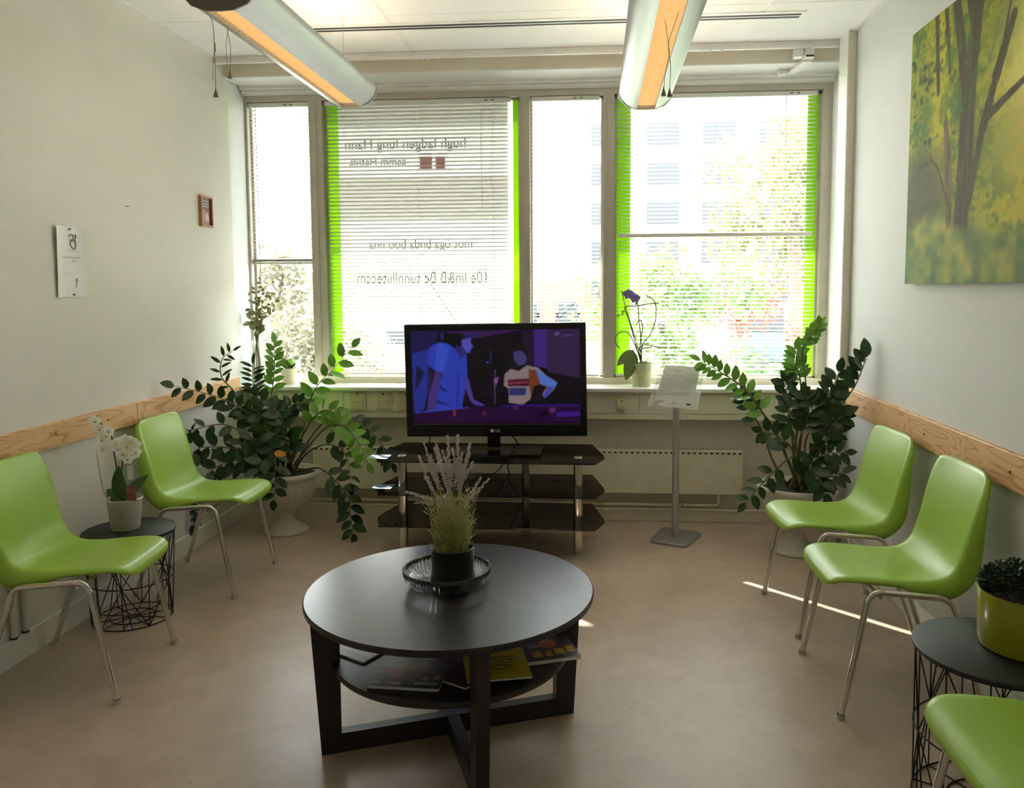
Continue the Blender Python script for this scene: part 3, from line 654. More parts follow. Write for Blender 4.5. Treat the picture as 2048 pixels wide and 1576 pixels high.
# ------------------------------------------------------------------ coffee table
TX, TY = -.461, 2.443; TC = Vector((TX, TY, 0))
t = thing('coffee_table', (TX, TY, 0), 'round black-brown wooden coffee table with lower shelf and crossed foot rails', 'table')
MB().lathe([(.0001, .448), (.444, .448), (.449, .452), (.45, .464), (.446, .469), (.0001, .47)], (TX, TY, 0), 96).build('table_top', M['tabletop'], t, 1)
MB().lathe([(.0001, .268), (.368, .268), (.37, .271), (.37, .283), (.368, .286), (.0001, .286)], (TX, TY, 0), 80).build('lower_shelf', M['wood'], t, 1)
A0 = math.radians(21.9)
def pl_(a, r, off, z):
    d = Vector((math.cos(a), math.sin(a), 0)); n = Vector((-d.y, d.x, 0)); q = TC+d*r+n*off; return (q.x, q.y, z)
for k in range(4):
    a = A0+k*PI/2
    vs = [pl_(a, r, o, z) for o in (-.019, .019) for r, z in ((.345, 0), (.405, 0), (.432, .448), (.345, .448))]
    MB().add(vs, [(3, 2, 1, 0), (4, 5, 6, 7), (0, 1, 5, 4), (1, 2, 6, 5), (2, 3, 7, 6), (3, 0, 4, 7)]).build('leg', M['wood'], t)
for k in range(2):
    a = A0+k*PI/2; z1 = .06-.001*k
    vs = [pl_(a, r, o, z) for z in (0, z1) for r, o in ((-.346, -.0185), (.346, -.0185), (.346, .0185), (-.346, .0185))]
    MB().add(vs, [(3, 2, 1, 0), (4, 5, 6, 7), (0, 1, 5, 4), (1, 2, 6, 5), (2, 3, 7, 6), (3, 0, 4, 7)]).build('foot_rail', M['wood'], t)
# bowl
BC = (-.478, 2.475)
rib = lambda a, i: 1+(.016*math.cos(60*a) if 1 < i < 10 else 0)
sg = mat('smoky_ribbed_glass', (.8, .81, .82), .0, trans=1, var=.02, ior=1.5)
MB().lathe([(.0001, .4715), (.1, .4715), (.118, .476), (.132, .49), (.1375, .505), (.139, .524), (.135, .524), (.133, .506), (.127, .492), (.115, .481), (.1, .4765), (.0001, .4765)], (BC[0], BC[1], 0), 360, rib).build('glass_bowl', sg, None, 2, label='ribbed smoky glass dish under the lavender pot on the coffee table', cat='bowl')
# lavender
LC = (-.462, 2.492)
lv = thing('lavender_pot', (LC[0], LC[1], .477), 'lavender plant in a matt black pot standing in the glass dish', 'potted plant')
MB().lathe([(.0001, .477), (.072, .477), (.073, .482), (.068, .51), (.067, .575), (.0685, .583), (.066, .585), (.063, .58), (.062, .565), (.0001, .565)], (LC[0], LC[1], 0), 40).build('pot', mat('matt_black_ceramic', (.012, .012, .013), .4), lv, 1)
MB().disc(LC, .062, .567).build('soil', M['soil'], lv)
gl = thin_mat('lavender_green', (0, 0, 0), .01, 1, (.55, .55, .25), rough=.6, transl=.5); gl2 = thin_mat('lavender_flower', (0, 0, 0), .01, 1, (.7, .58, .61), rough=.7, transl=.4)
rnd = random.Random(3)
fol = MB(); buds = []
def blade(mb, p, d, L, w):
    d = d.normalized(); s = d.cross(Vector((rnd.uniform(-1, 1), rnd.uniform(-1, 1), rnd.uniform(-1, 1)))).normalized()*w
    mb.add([p, p+d*L*.5+s, p+d*L, p+d*L*.5-s], [(0, 1, 2, 3)])
for i in range(120):
    a = rnd.uniform(0, 2*PI); r = .056*math.sqrt(rnd.random()); lean = rnd.uniform(0, .22)
    p = Vector((LC[0]+r*math.cos(a), LC[1]+r*math.sin(a), .567)); d = Vector((math.cos(a)*lean, math.sin(a)*lean, 1)); L = rnd.uniform(.07, .2)
    fol.tube([p, p+d*L*.5, p+d*L+Vector((rnd.uniform(-.01, .01), rnd.uniform(-.01, .01), 0))], .0009, 4)
    for q in range(12):
        k = rnd.uniform(.05, 1); b = rnd.uniform(0, 2*PI); blade(fol, p+d*L*k, Vector((math.cos(b), math.sin(b), rnd.uniform(.4, 1.6))), rnd.uniform(.018, .036), .0018)
fol.build('foliage', gl, lv, kind='stuff')
tips = [(847, 885), (870, 882), (895, 872), (915, 870), (940, 886), (860, 910), (885, 900), (905, 897), (925, 905), (855, 930), (940, 905), (838, 912), (878, 925), (912, 920), (892, 915), (962, 955), (978, 957), (812, 984), (830, 1005), (868, 895), (900, 935), (930, 930), (918, 940), (850, 955), (945, 925)]
for (x, y) in tips:
    tp = at(x, y, LC[1]+rnd.uniform(-.05, .05)); a = rnd.uniform(0, 2*PI); r = .04*math.sqrt(rnd.random())
    b0 = Vector((LC[0]+r*math.cos(a), LC[1]+r*math.sin(a), .567)); mid = b0.lerp(tp, .5)+Vector((0, 0, .03+.25*abs(tp.x-b0.x)))
    P = cat_rom([b0, mid, tp], 8)
    sp = MB().tube(P, .001, 5).build('flower_stem', gl, lv)
    fb = MB(); Ls = rnd.uniform(.085, .14); d = (P[-1]-P[-4]).normalized()
    for q in range(46):
        k = q/45; c = tp-d*Ls*(1-k)+Vector((0, 0, 0)); rr = .0055*(1-.55*k)*(1 if q % 6 < 4 else .5)
        for e in range(2):
            aa = rnd.uniform(0, 2*PI); o = d.orthogonal().normalized(); o = o*math.cos(aa)+d.cross(o)*math.sin(aa); s = d.cross(o)*.0022; cc = c+o*rr
            fb.add([cc-d*.003, cc+s, cc+d*.004+o*.002, cc-s, cc+o*.003], [(0, 1, 4), (1, 2, 4), (2, 3, 4), (3, 0, 4)])
    fb.build('flower_spike', gl2, sp)
# magazines on the shelf
mk = attr_mat('magazine_cover', .35)
def magazine(c, rz, w, h, th, img, label, z=.286, tilt=0):
    t = thing('magazine', (c[0], c[1], z), label, 'magazine', 'magazines on the coffee table shelf', world=False); t.rotation_euler = (0, tilt, rz)
    MB().box((-w/2, -h/2, .0005), (w/2, h/2, th-.0008)).build('pages', M['paper'], t)
    obj('cover', print_mesh('cover', img, (-w/2-.001, h/2+.001, th), (w+.002, 0, 0), (0, -h-.002, 0), mk), t)
    MB().box((-w/2-.001, -h/2, 0), (-w/2+.0012, h/2, th-.0003)).build('spine', M['ink'], t)
    return t
B = lambda *a: blob(*a)
R = lambda a, b, c, d: [(a, b), (c, b), (c, d), (a, d)]
cov1 = raster(90, 60, (62, 48, 42), [(B(.25, .2, .2, .15), (178, 168, 160)), (B(.32, .5, .14, .22), (150, 80, 52)), (B(.62, .25, .16, .22), (166, 138, 112)), (B(.55, .55, .14, .2), (130, 84, 62)), (B(.45, .3, .1, .1), (160, 160, 30)), (B(.85, .25, .15, .25), (110, 104, 102)), (R(.55, .6, .98, .85), (92, 80, 62)), (B(.12, .45, .1, .1), (170, 110, 100)), (R(0, .9, 1, 1), (50, 54, 56)), (R(.03, .82, .45, .88), (200, 190, 180)), (B(.75, .65, .05, .08), (170, 150, 120)), (B(.9, .6, .06, .08), (190, 170, 140)), (R(.62, .78, .96, .86), (190, 186, 176)), (R(.15, .83, .3, .87), (170, 50, 50))], 1)
m1 = magazine(atz(820, 1348, .294).to_2d(), math.radians(-2), .205, .16, .009, cov1, 'magazine with a crowded brown photo cover at the near edge of the shelf')
cov2 = raster(80, 80, (214, 190, 26), [], 0)
m2 = magazine(atz(992, 1330, .297).to_2d(), math.radians(14), .185, .19, .006, cov2, 'bright yellow booklet with a line drawing on its cover', .2945)
for q in range(5):
    ptsq = [(-.05+.02*i+.008*math.sin(i*2+q), -.03+.018*q+.008*math.cos(i*3+q*2), .0068) for i in range(6)]
    MB().tube(cat_rom(ptsq, 3), .0008, 4).build('drawing_line', M['ink'], m2)
cov3 = raster(100, 60, (84, 70, 76), [(R(0, 0, .18, 1), (190, 92, 60)), (B(.62, .3, .14, .2), (206, 104, 40)), (R(.3, .6, .45, .85), (208, 160, 40)), (R(.5, .6, .6, .85), (208, 160, 40)), (R(.65, .55, .8, .8), (208, 160, 40)), (R(.84, .5, .96, .76), (208, 160, 40)), (R(.3, .3, .5, .42), (150, 130, 130))], 1)
m3 = magazine(atz(1085, 1300, .294).to_2d(), math.radians(20), .2, .15, .012, cov3, 'thick magazine with orange disc and yellow letters on its cover')
cov4 = raster(20, 20, (96, 50, 46), [(R(.1, .1, .6, .4), (150, 110, 100))], 1)
m4 = magazine(atz(930, 1335, .29).to_2d(), math.radians(-28), .16, .2, .006, cov4, 'reddish magazine lying under the yellow booklet')
cov5 = raster(20, 20, (70, 58, 56), [(R(.1, .5, .9, .8), (130, 120, 118))], 1)
m5 = magazine(atz(738, 1288, .294).to_2d(), math.radians(-28), .14, .19, .006, cov5, 'dark magazine showing only a corner beside the left table leg')

# ------------------------------------------------------------------ TV stand, TV and its bits
SC = -.577
t = thing('tv_stand', (SC, 4.3, 0), 'three-tier smoked glass television stand on chrome tube legs', 'tv stand')
for z in (.52, .344, .176):
    poly = [(SC-.565, 4.05), (SC+.563, 4.05), (SC+.612, 4.2), (SC+.61, 4.25), (SC+.545, 4.565), (SC-.545, 4.565), (SC-.61, 4.25), (SC-.612, 4.2)]
    MB().prism(poly, z-.008, z).build('glass_shelf', M['bglass'], t)
for (x, y) in ((-1.045, 4.2), (-.104, 4.2), (-.409, 4.5), (-.745, 4.5)):
    leg = MB().lathe([(.0001, 0), (.024, 0), (.024, .512), (.0001, .512)], (x, y, 0), 24).build('leg', M['chrome'], t, 1)
    for z in (.176, .344): MB().lathe([(.0245, z-.018), (.027, z-.012), (.027, z-.009), (.0245, z-.006)], (x, y, 0), 24).build('collar', M['chrome'], leg, 1)
    if y < 4.3: MB().lathe([(.0001, .5235), (.022, .5235), (.024, .52)], (x, y, 0), 24).build('top_cap', M['chrome'], leg, 1)
tv = thing('television', (-.57, 4.33, .52), 'wide black flat television showing a blue and violet film scene', 'television')
q = [at(808, 650, 4.33), at(1174, 645, 4.33), at(1176, 870, 4.33), at(815, 875, 4.33)]
x0, x1, z0, z1 = -1.052, -.061, .605, 1.222
rot = Matrix.Translation((-.556, 4.33, .9)) @ Matrix.Rotation(math.radians(-.75), 4, 'Y') @ Matrix.Translation((.556, -4.33, -.9))
def tvp(o): o.matrix_basis = rot; return o
tvp(MB().box((x0, 4.32, z0), (x1, 4.385, z1), .006).build('bezel', M['tvblack'], tv))
tvp(MB().box((x0+.12, 4.38, z0+.1), (x1-.12, 4.43, z1-.1), .01).build('back_cover', M['tvblack'], tv))
sx0, sx1, sz0, sz1 = x0+.038, x1-.034, z0+.075, z1-.035
k_ = lambda pts: [((x-120)/1790, (y-100)/1010) for x, y in pts]
pics = [(k_([(120, 100), (420, 100), (300, 700), (120, 1000)]), (30, 26, 78)), (k_([(1300, 100), (1430, 100), (1430, 500), (1330, 480)]), (34, 16, 50)), (k_([(1430, 100), (1560, 100), (1560, 520), (1430, 500)]), (66, 38, 128)), (k_([(1560, 100), (1910, 100), (1910, 630), (1560, 560)]), (54, 34, 76)), (k_([(460, 110), (1330, 104), (800, 190)]), (60, 30, 88)), (k_([(440, 120), (475, 120), (475, 210), (440, 210)]), (50, 34, 110)),
        (k_([(130, 350), (300, 300), (290, 760), (250, 960), (140, 990)]), (40, 52, 150)), (k_([(180, 480), (260, 560), (150, 760)]), (16, 18, 60)), (k_([(480, 130), (680, 140), (690, 300), (600, 330), (500, 250)]), (8, 6, 12)),
        (k_([(300, 310), (350, 260), (430, 225), (520, 240), (600, 300), (650, 400), (715, 340), (720, 560), (690, 760), (650, 950), (360, 970), (400, 720), (450, 560), (380, 540), (300, 480)]), (46, 66, 190)),
        (k_([(400, 250), (470, 235), (540, 300), (460, 560), (370, 545)]), (58, 84, 206)), (k_([(620, 560), (630, 560), (600, 950), (592, 950)]), (22, 30, 100)), (k_([(420, 690), (520, 780), (420, 740)]), (24, 34, 110)), (k_([(370, 850), (560, 920), (370, 890)]), (26, 36, 118)),
        (k_([(320, 540), (440, 560), (410, 700), (360, 980), (270, 990), (300, 750)]), (74, 52, 128)), (k_([(320, 540), (380, 550), (330, 700), (310, 800)]), (44, 24, 56)),
        (k_([(700, 600), (730, 620), (780, 850), (890, 905), (895, 925), (780, 912), (740, 860), (690, 720)]), (82, 62, 160)), (k_([(690, 180), (720, 150), (790, 120), (800, 150), (760, 190)]), (32, 38, 118)),
        (k_([(660, 200), (770, 180), (765, 240), (792, 280), (770, 300), (750, 352), (700, 335), (660, 290)]), (86, 82, 190)), (k_([(600, 250), (690, 300), (720, 350), (660, 400), (610, 330)]), (52, 44, 120)),
        (k_([(1200, 330), (1260, 270), (1340, 280), (1360, 380), (1330, 400), (1300, 320)]), (10, 8, 16)), (k_([(1210, 340), (1290, 320), (1355, 390), (1330, 480), (1260, 492), (1215, 430)]), (72, 62, 122)),
        (k_([(1110, 580), (1180, 520), (1260, 545), (1350, 485), (1470, 512), (1560, 600), (1670, 670), (1640, 740), (1535, 850), (1500, 800), (1560, 720), (1480, 690), (1420, 700), (1385, 850), (1300, 912), (1150, 890), (1150, 740), (1100, 700)]), (146, 128, 130)),
        (k_([(1370, 530), (1450, 540), (1490, 690), (1420, 720), (1390, 830), (1370, 700)]), (120, 60, 40)), (k_([(1150, 640), (1370, 630), (1370, 710), (1150, 710)]), (66, 22, 42)), (k_([(1160, 665), (1365, 655), (1365, 675), (1160, 690)]), (150, 60, 70)), (k_([(1160, 730), (1340, 730), (1330, 810), (1160, 810)]), (48, 50, 110)),
        (k_([(1440, 520), (1560, 600), (1670, 680), (1640, 735), (1490, 690)]), (88, 122, 210)), (k_([(1640, 720), (1535, 850), (1510, 820), (1570, 720)]), (70, 76, 180)), (k_([(1430, 850), (1560, 700), (1500, 820), (1440, 900)]), (40, 14, 30)),
        (k_([(1006, 530), (1018, 530), (1008, 900), (998, 900)]), (120, 92, 150)), (k_([(965, 320), (973, 320), (973, 470), (965, 470)]), (70, 60, 130)), (k_([(990, 640), (1050, 600), (1045, 660), (1010, 710)]), (140, 82, 140)), (k_([(870, 785), (975, 785), (975, 800), (870, 800)]), (36, 24, 70)), (k_(B(935, 450, 14, 12)), (60, 90, 220)),
        (k_([(130, 990), (720, 935), (1910, 915), (1910, 1110), (130, 1110)]), (40, 8, 56)), (k_([(1060, 910), (1910, 905), (1910, 935), (1060, 930)]), (46, 22, 110)), (k_([(1650, 990), (1905, 985), (1905, 1030), (1650, 1050)]), (66, 28, 140)), (k_([(145, 985), (720, 932), (720, 945), (145, 1000)]), (60, 80, 210)),
        (k_(B(570, 995, 20, 40)), (140, 40, 60)), (k_(B(890, 1000, 24, 30)), (100, 24, 70)), (k_(B(1225, 945, 30, 26)), (86, 32, 90)), (k_(B(1520, 1010, 40, 36)), (20, 4, 24)), (k_(B(1610, 970, 36, 30)), (96, 40, 120)),
        (k_([(1640, 145), (1700, 130), (1700, 150), (1660, 180)]), (110, 92, 150)), (k_([(1715, 165), (1840, 158), (1840, 180), (1715, 185)]), (84, 66, 116))]
img = raster(360, 204, (13, 8, 18), pics, 4)
tvp(obj('screen', print_mesh('screen', img, (sx0, 4.3185, sz1), (sx1-sx0, 0, 0), (0, 0, sz0-sz1), attr_mat('screen_glow', .18, .2, .35)), tv))
tvp(MB().box((sx0, 4.3175, sz0-.008), (sx1, 4.3195, sz0-.006)).build('trim_line', mat('violet_grey_line', (.25, .22, .25), .4), tv))
lg = text_mesh('LG', 'logo', M['paper'], .022)
for v in lg.vertices: v.co = Vector((-.548+v.co.x, 4.3165, z0+.032+v.co.y))
lo = tvp(obj('logo', lg, tv))
lc = MB().add([(-.578+.01*math.cos(a), 4.3165, z0+.032+.01*math.sin(a)) for a in [2*PI*i/20 for i in range(20)]], [tuple(reversed(range(20)))]).build('logo_disc', mat('logo_silver', (.6, .6, .6), .4), tv); tvp(lc)
MB().box((-.602, 4.32, .52+.025), (-.532, 4.37, .63), .006).build('neck', M['tvblack'], tv)
MB().box((-.83, 4.2, .5205), (-.3, 4.43, .533), .006).build('base', M['tvblack'], tv)
MB().box((-.68, 4.085, .5205), (-.46, 4.17, .548), .004).build('set_top_box', M['tvblack'], None, label='slim black receiver box lying in front of the television foot', cat='receiver')
def cable(pts, label):
    P = cat_rom(pts, 7); MB().tube(P, .0035, 6).build('cable', M['blackmetal'], None, 1, label=label, cat='cable')
cable([(-.95, 4.435, .66), (-.95, 4.45, .55), (-.98, 4.5, .524), (-1.0, 4.5, .524), (-.97, 4.58, .45), (-.85, 4.6, .3), (-.7, 4.6, .12), (-.55, 4.62, .004)], 'black cable hanging from the left end of the television')
cable([(-.5, 4.385, .66), (-.48, 4.48, .58), (-.46, 4.58, .5), (-.5, 4.6, .42), (-.52, 4.6, .36), (-.45, 4.62, .2), (-.42, 4.62, .1), (-.47, 4.63, .01)], 'black cable dropping behind the television neck')
cable([(-.7, 4.3, .355), (-.6, 4.45, .36), (-.55, 4.58, .4), (-.6, 4.6, .48), (-.72, 4.585, .51)], 'black cable looped on the middle glass shelf')
for z, yy in ((.5205, 4.1), (.3445, 4.16)):
    lt = MB().grid(lambda u, v: (-1.205+.1*u, yy+.1*v, z+.0006+.012*max(0, .5-u)**1.5), 6, 3).build('leaflet', mat('blue_white_leaflet', (.26, .36, .5), .45, var=.5, vscale=14), None, label='folded blue and white leaflet on the %s glass shelf corner' % ('top' if z > .5 else 'middle'), cat='leaflet')
an = thing('antenna', (-.6, 4.86, .82), 'indoor rod antenna standing on the sill behind the television', 'antenna')
MB().lathe([(.0001, .82), (.04, .82), (.04, .835), (.012, .85), (.0001, .85)], (-.62, 4.86, 0), 20).build('base', M['tvblack'], an, 1)
MB().tube([(-.62, 4.86, .845), at(848, 548, 4.8)], .002, 6).build('rod', M['ink'], an); MB().tube([(-.62, 4.86, .845), at(1152, 603, 4.8)], .002, 6).build('rod', M['ink'], an)
e = at(848, 548, 4.8); MB().lathe([(.0001, .004), (.004, 0), (.0001, -.004)], e, 8).build('rod_tip', M['ink'], an)

# ------------------------------------------------------------------ info stand
t = thing('sign_stand', (.44, 4.54, 0), 'grey metal floor stand holding a tilted clear notice pocket', 'sign stand')
bc = [(atz(1297, 1080, .015)), (atz(1372, 1092, .015)), (atz(1406, 1065, .015)), (atz(1325, 1052, .015))]
P = []
for i in range(4):
    a, b, c = bc[i-1], bc[i], bc[(i+1) % 4]
    for k in range(6):
        s = k/5; p0 = b.lerp(a, .16); p1 = b.lerp(c, .16); q = (1-s)**2*p0+2*s*(1-s)*b+s*s*p1; P.append((q.x, q.y))
cx_, cy_ = sum(p[0] for p in P)/len(P), sum(p[1] for p in P)/len(P)
sgrey = mat('grey_metal_lacquer', (.3, .29, .28), .42, metal=.4)
mbb = MB().prism(P, 0, .012); n = len(P); mbb.add([(x, y, .012) for x, y in P]+[(cx_+(x-cx_)*.95, cy_+(y-cy_)*.95, .017) for x, y in P], [(i, (i+1) % n, n+(i+1) % n, n+i) for i in range(n)]+[tuple(range(n, 2*n))]); mbb.build('base_plate', sgrey, t)
MB().tube([(cx_, cy_, .016), (cx_, cy_, .8)], .019, 20).build('pole', mat('brushed_pole', (.5, .48, .46), .35, metal=.6), t, 1)
b0, b1 = at(1305, 812, cy_-.09), at(1385, 820, cy_-.11); t0, t1 = at(1330, 729, cy_+.07), at(1402, 734, cy_+.05)
hol = thin_mat('clear_acrylic', (.93, .95, .94), .06, .1, (.85, .86, .84), transl=.5)
def quad(nm, a, b, c, d, m, off, parent, inset=0):
    N = (b-a).cross(d-a).normalized()
    if N.y > 0: N = -N
    ps = [a, b, c, d]; ce_ = (a+b+c+d)/4; ps = [p.lerp(ce_, inset)+N*off for p in ps]; ps2 = [p-N*.0015 for p in ps]
    return MB().add(ps+ps2, [(0, 1, 2, 3), (7, 6, 5, 4), (0, 4, 5, 1), (1, 5, 6, 2), (2, 6, 7, 3), (3, 7, 4, 0)]).build(nm, m, parent)
quad('sheet', b0, b1, t1, t0, thin_mat('backlit_paper', (0, 0, 0), .02, 1, (.9, .89, .86), rough=.5, transl=.4), .003, t, .03)
quad('pocket', b0+(b0-b1)*.1, b1+(b1-b0)*.12, t1+(t1-t0)*.12, t0+(t0-t1)*.08, hol, .006, t)
quad('pocket_back', b0+(b0-b1)*.14, b1+(b1-b0)*.12, t1+(t1-t0)*.12, t0+(t0-t1)*.12, hol, -.004, t)
N = (b1-b0).cross(t0-b0).normalized(); N = -N if N.y > 0 else N
for i, (v, u0, u1, th, m) in enumerate([(.12, .06, .24, .012, M['lightink']), (.11, .46, .54, .008, M['lightink']), (.1, .82, .92, .01, M['ink'])]+[(.3+.055*k, .08, .86-.2*(k % 3 == 2), .0035, M['lightink']) for k in range(9)]+[(.86, .3, .5, .006, M['lightink'])]):
    def e_(u, w): return b0.lerp(b1, u).lerp(t0.lerp(t1, u), w)+N*.0085
    d = th/2/.29; MB().add([e_(u0, v-d), e_(u1, v-d), e_(u1, v+d), e_(u0, v+d)], [(0, 1, 2, 3)]).build('print_line', m, t)

# ------------------------------------------------------------------ plants
def leaf_mesh(name, m, wr=.56, fold=.16, bend=.12, n=6):
    vs = []; fs = []
    for i in range(n+1):
        k = i/n; w = wr/2*(math.sin(PI*k**.85))**.75 if 0 < i < n else .0
        z = -bend*k*k
        vs += [(k, -w, z+fold*w), (k, 0, z), (k, w, z+fold*w)]
    for i in range(n):
        a = 3*i; fs += [(a, a+3, a+4, a+1), (a+1, a+4, a+5, a+2)]
    return MB().add(vs, fs).mesh(name, m, 2)
LF, LF2, LF3 = leaf_mesh('leaf', M['leaf']), leaf_mesh('leaf', M['leaf2']), leaf_mesh('leaf', M['leaf'], .32)
LFY = leaf_mesh('leaf', mat('yellowing_leaf', (.55, .25, .03), .4, var=.4))
def zz_stem(plant, pts, nl=14, L=.075, me=LF, r=.0065, start=.3, side=None, seed=0, endL=.7, spread=.95):
    rn = random.Random(seed); P = cat_rom(pts, 8); m = len(P)
    st = MB().tube(P, [r*(1-.75*i/(m-1)) for i in range(m)], 7).build('stem', M['stem'], plant, 2)
    for i in range(nl):
        k = start+(1-start)*i/max(1, nl-1); f = k*(m-1); j = min(int(f), m-2); p = P[j].lerp(P[j+1], f-j)
        tg = (P[min(j+2, m-1)]-P[max(j-1, 0)]).normalized()
        vw = (Vector((0, 0, H))-p).normalized()
        sd_ = tg.cross(vw); sd_ = sd_.normalized() if sd_.length > .05 else tg.orthogonal().normalized()
        sg_ = 1 if i % 2 else -1
        d = (sd_*sg_*spread+tg*rn.uniform(.45, .8)+vw*rn.uniform(-.35, .35)) if i < nl-1 else tg
        nrm = vw*rn.uniform(.45, 1)+Vector((0, 0, 1))*rn.uniform(.2, .8)+sd_*rn.uniform(-.5, .5)
        l = 1.33*L*rn.uniform(.85, 1.12)*(1-(1-endL)*k)
        tip = p+d.normalized()*l
        if not XL+.03 < tip.x < XR-.03: d.x = -d.x*.6
        if tip.y > 4.72: d.y = -abs(d.y)
        o = obj('leaf', me, st); o.matrix_basis = axes(p+d.normalized()*.003, d, nrm) @ Matrix.Diagonal((l, l, l, 1))
    return st
def urn(parent, c):
    x, y = c; pr = [(.0001, 0), (.128, 0), (.13, .008), (.122, .016), (.1, .03), (.07, .05), (.05, .075), (.044, .1), (.05, .115), (.062, .122), (.09, .138), (.13, .17), (.16, .21), (.175, .26), (.178, .3), (.182, .318), (.2, .328), (.21, .342), (.208, .358), (.196, .362), (.186, .352), (.178, .33), (.0001, .328)]
    MB().lathe(pr, (x, y, 0), 72, lambda a, i: 1+(.02*math.cos(24*a) if 4 <= i <= 6 or 10 <= i <= 13 else 0)).build('urn', M['urn'], parent, 2)
    MB().lathe([(.0001, .338), (.1, .342), (.18, .334)], (x, y, 0), 32).build('soil', M['soil'], parent, 2)
UL = (-1.82, 4.5)
zl = thing('zz_plant', (UL[0], UL[1], 0), 'sprawling dark-leaved plant in a white pedestal urn beside the television stand', 'potted plant', 'leafy plants in white urns')
urn(zl, UL)
def stems(plant, base, rows):
    for i, (pts, nl, L, me, kw) in enumerate(rows):
        a = i*2.4; b = Vector((base[0]+.07*math.cos(a)*((i % 3)+.4)/2, base[1]+.07*math.sin(a)*((i % 3)+.4)/2, .335))
        P = [b]+[at(x, y, Y) for x, y, Y in pts]
        zz_stem(plant, P, nl, L, me, seed=i+11*nl, **kw)
stems(zl, UL, [
    ([(605, 870, 4.55), (614, 823, 4.58), (633, 774, 4.6), (666, 737, 4.62), (703, 695, 4.63)], 13, .088, LF2, dict(start=.42)),
    ([(545, 880, 4.52), (534, 841, 4.52), (545, 777, 4.55), (549, 731, 4.56), (548, 688, 4.56)], 17, .07, LF2, dict(start=.5, spread=.7)),
    ([(535, 870, 4.45), (526, 835, 4.42), (514, 792, 4.4), (506, 762, 4.4), (506, 730, 4.4)], 20, .075, LF3, dict(start=.45, spread=1.2)),
    ([(548, 880, 4.45), (499, 829, 4.3), (438, 795, 4.1), (350, 772, 3.88)], 22, .075, LF, dict(start=.3)),
    ([(520, 850, 4.4), (468, 783, 4.3), (443, 753, 4.25), (444, 719, 4.22), (465, 702, 4.2)], 12, .06, LF3, dict(start=.45)),
    ([(540, 900, 4.4), (514, 884, 4.35), (453, 850, 4.2), (392, 858, 4.1), (374, 866, 4.06)], 13, .075, LF, dict(start=.35)),
    ([(550, 925, 4.42), (514, 908, 4.35), (453, 895, 4.2), (404, 895, 4.14), (388, 905, 4.12)], 14, .09, LF, dict(start=.3)),
    ([(545, 935, 4.4), (500, 920, 4.3), (453, 925, 4.2), (415, 945, 4.15)], 12, .095, LF, dict(start=.3)),
    ([(470, 940, 4.25), (420, 950, 4.15), (390, 985, 4.1), (385, 1018, 4.09), (384, 1048, 4.08)], 12, .06, LF, dict(start=.45)),
    ([(560, 900, 4.4), (553, 890, 4.3), (551, 929, 4.22), (551, 965, 4.2), (548, 998, 4.2)], 13, .085, LF, dict(start=.25)),
    ([(605, 908, 4.45), (648, 859, 4.4), (682, 850, 4.36), (712, 878, 4.34), (735, 925, 4.33)], 16, .08, LF2, dict(start=.45)),
    ([(610, 910, 4.46), (645, 890, 4.4), (679, 896, 4.36), (697, 925, 4.35), (701, 966, 4.35)], 10, .075, LF, dict(start=.45)),
    ([(618, 938, 4.4), (642, 938, 4.36), (673, 963, 4.33), (697, 996, 4.32), (701, 1033, 4.32), (706, 1066, 4.32)], 15, .085, LF, dict(start=.4)),
    ([(612, 890, 4.55), (655, 840, 4.6), (706, 846, 4.62), (740, 862, 4.62), (772, 900, 4.62), (784, 925, 4.62)], 13, .08, LF, dict(start=.5)),
    ([(585, 880, 4.45), (573, 840, 4.42), (582, 812, 4.42), (608, 804, 4.42)], 13, .07, LF, dict(start=.45)),
    ([(600, 880, 4.45), (633, 830, 4.42), (662, 822, 4.4), (680, 850, 4.38)], 13, .075, LF2, dict(start=.4)),
    ([(570, 890, 4.4), (540, 850, 4.35), (500, 815, 4.3), (462, 815, 4.25)], 15, .08, LF, dict(start=.3)),
    ([(565, 880, 4.4), (548, 830, 4.38), (520, 800, 4.38), (490, 790, 4.38)], 13, .075, LF, dict(start=.3)),
    ([(560, 900, 4.35), (530, 880, 4.28), (495, 880, 4.2), (470, 900, 4.18)], 12, .09, LF, dict(start=.25)),
    ([(575, 900, 4.35), (570, 860, 4.3), (560, 830, 4.28), (545, 815, 4.28)], 13, .085, LF, dict(start=.2)),
    ([(560, 920, 4.32), (540, 915, 4.24), (520, 930, 4.2), (515, 960, 4.18)], 10, .085, LF, dict(start=.25)),
    ([(580, 905, 4.36), (575, 880, 4.3), (555, 870, 4.25), (530, 860, 4.22)], 11, .085, LF, dict(start=.2)),
])
o = obj('leaf', LFY, zl); o.matrix_basis = axes(at(548, 905, 4.2), Vector((1, -.1, -.15)), Vector((0, -1, .5))) @ Matrix.Diagonal((.07, .07, .07, 1))
UR = (1.06, 4.33)
zr = thing('zz_plant', (UR[0], UR[1], 0), 'tall upright dark-leaved plant tied to a bamboo stake in a white urn', 'potted plant', 'leafy plants in white urns')
urn(zr, UR)
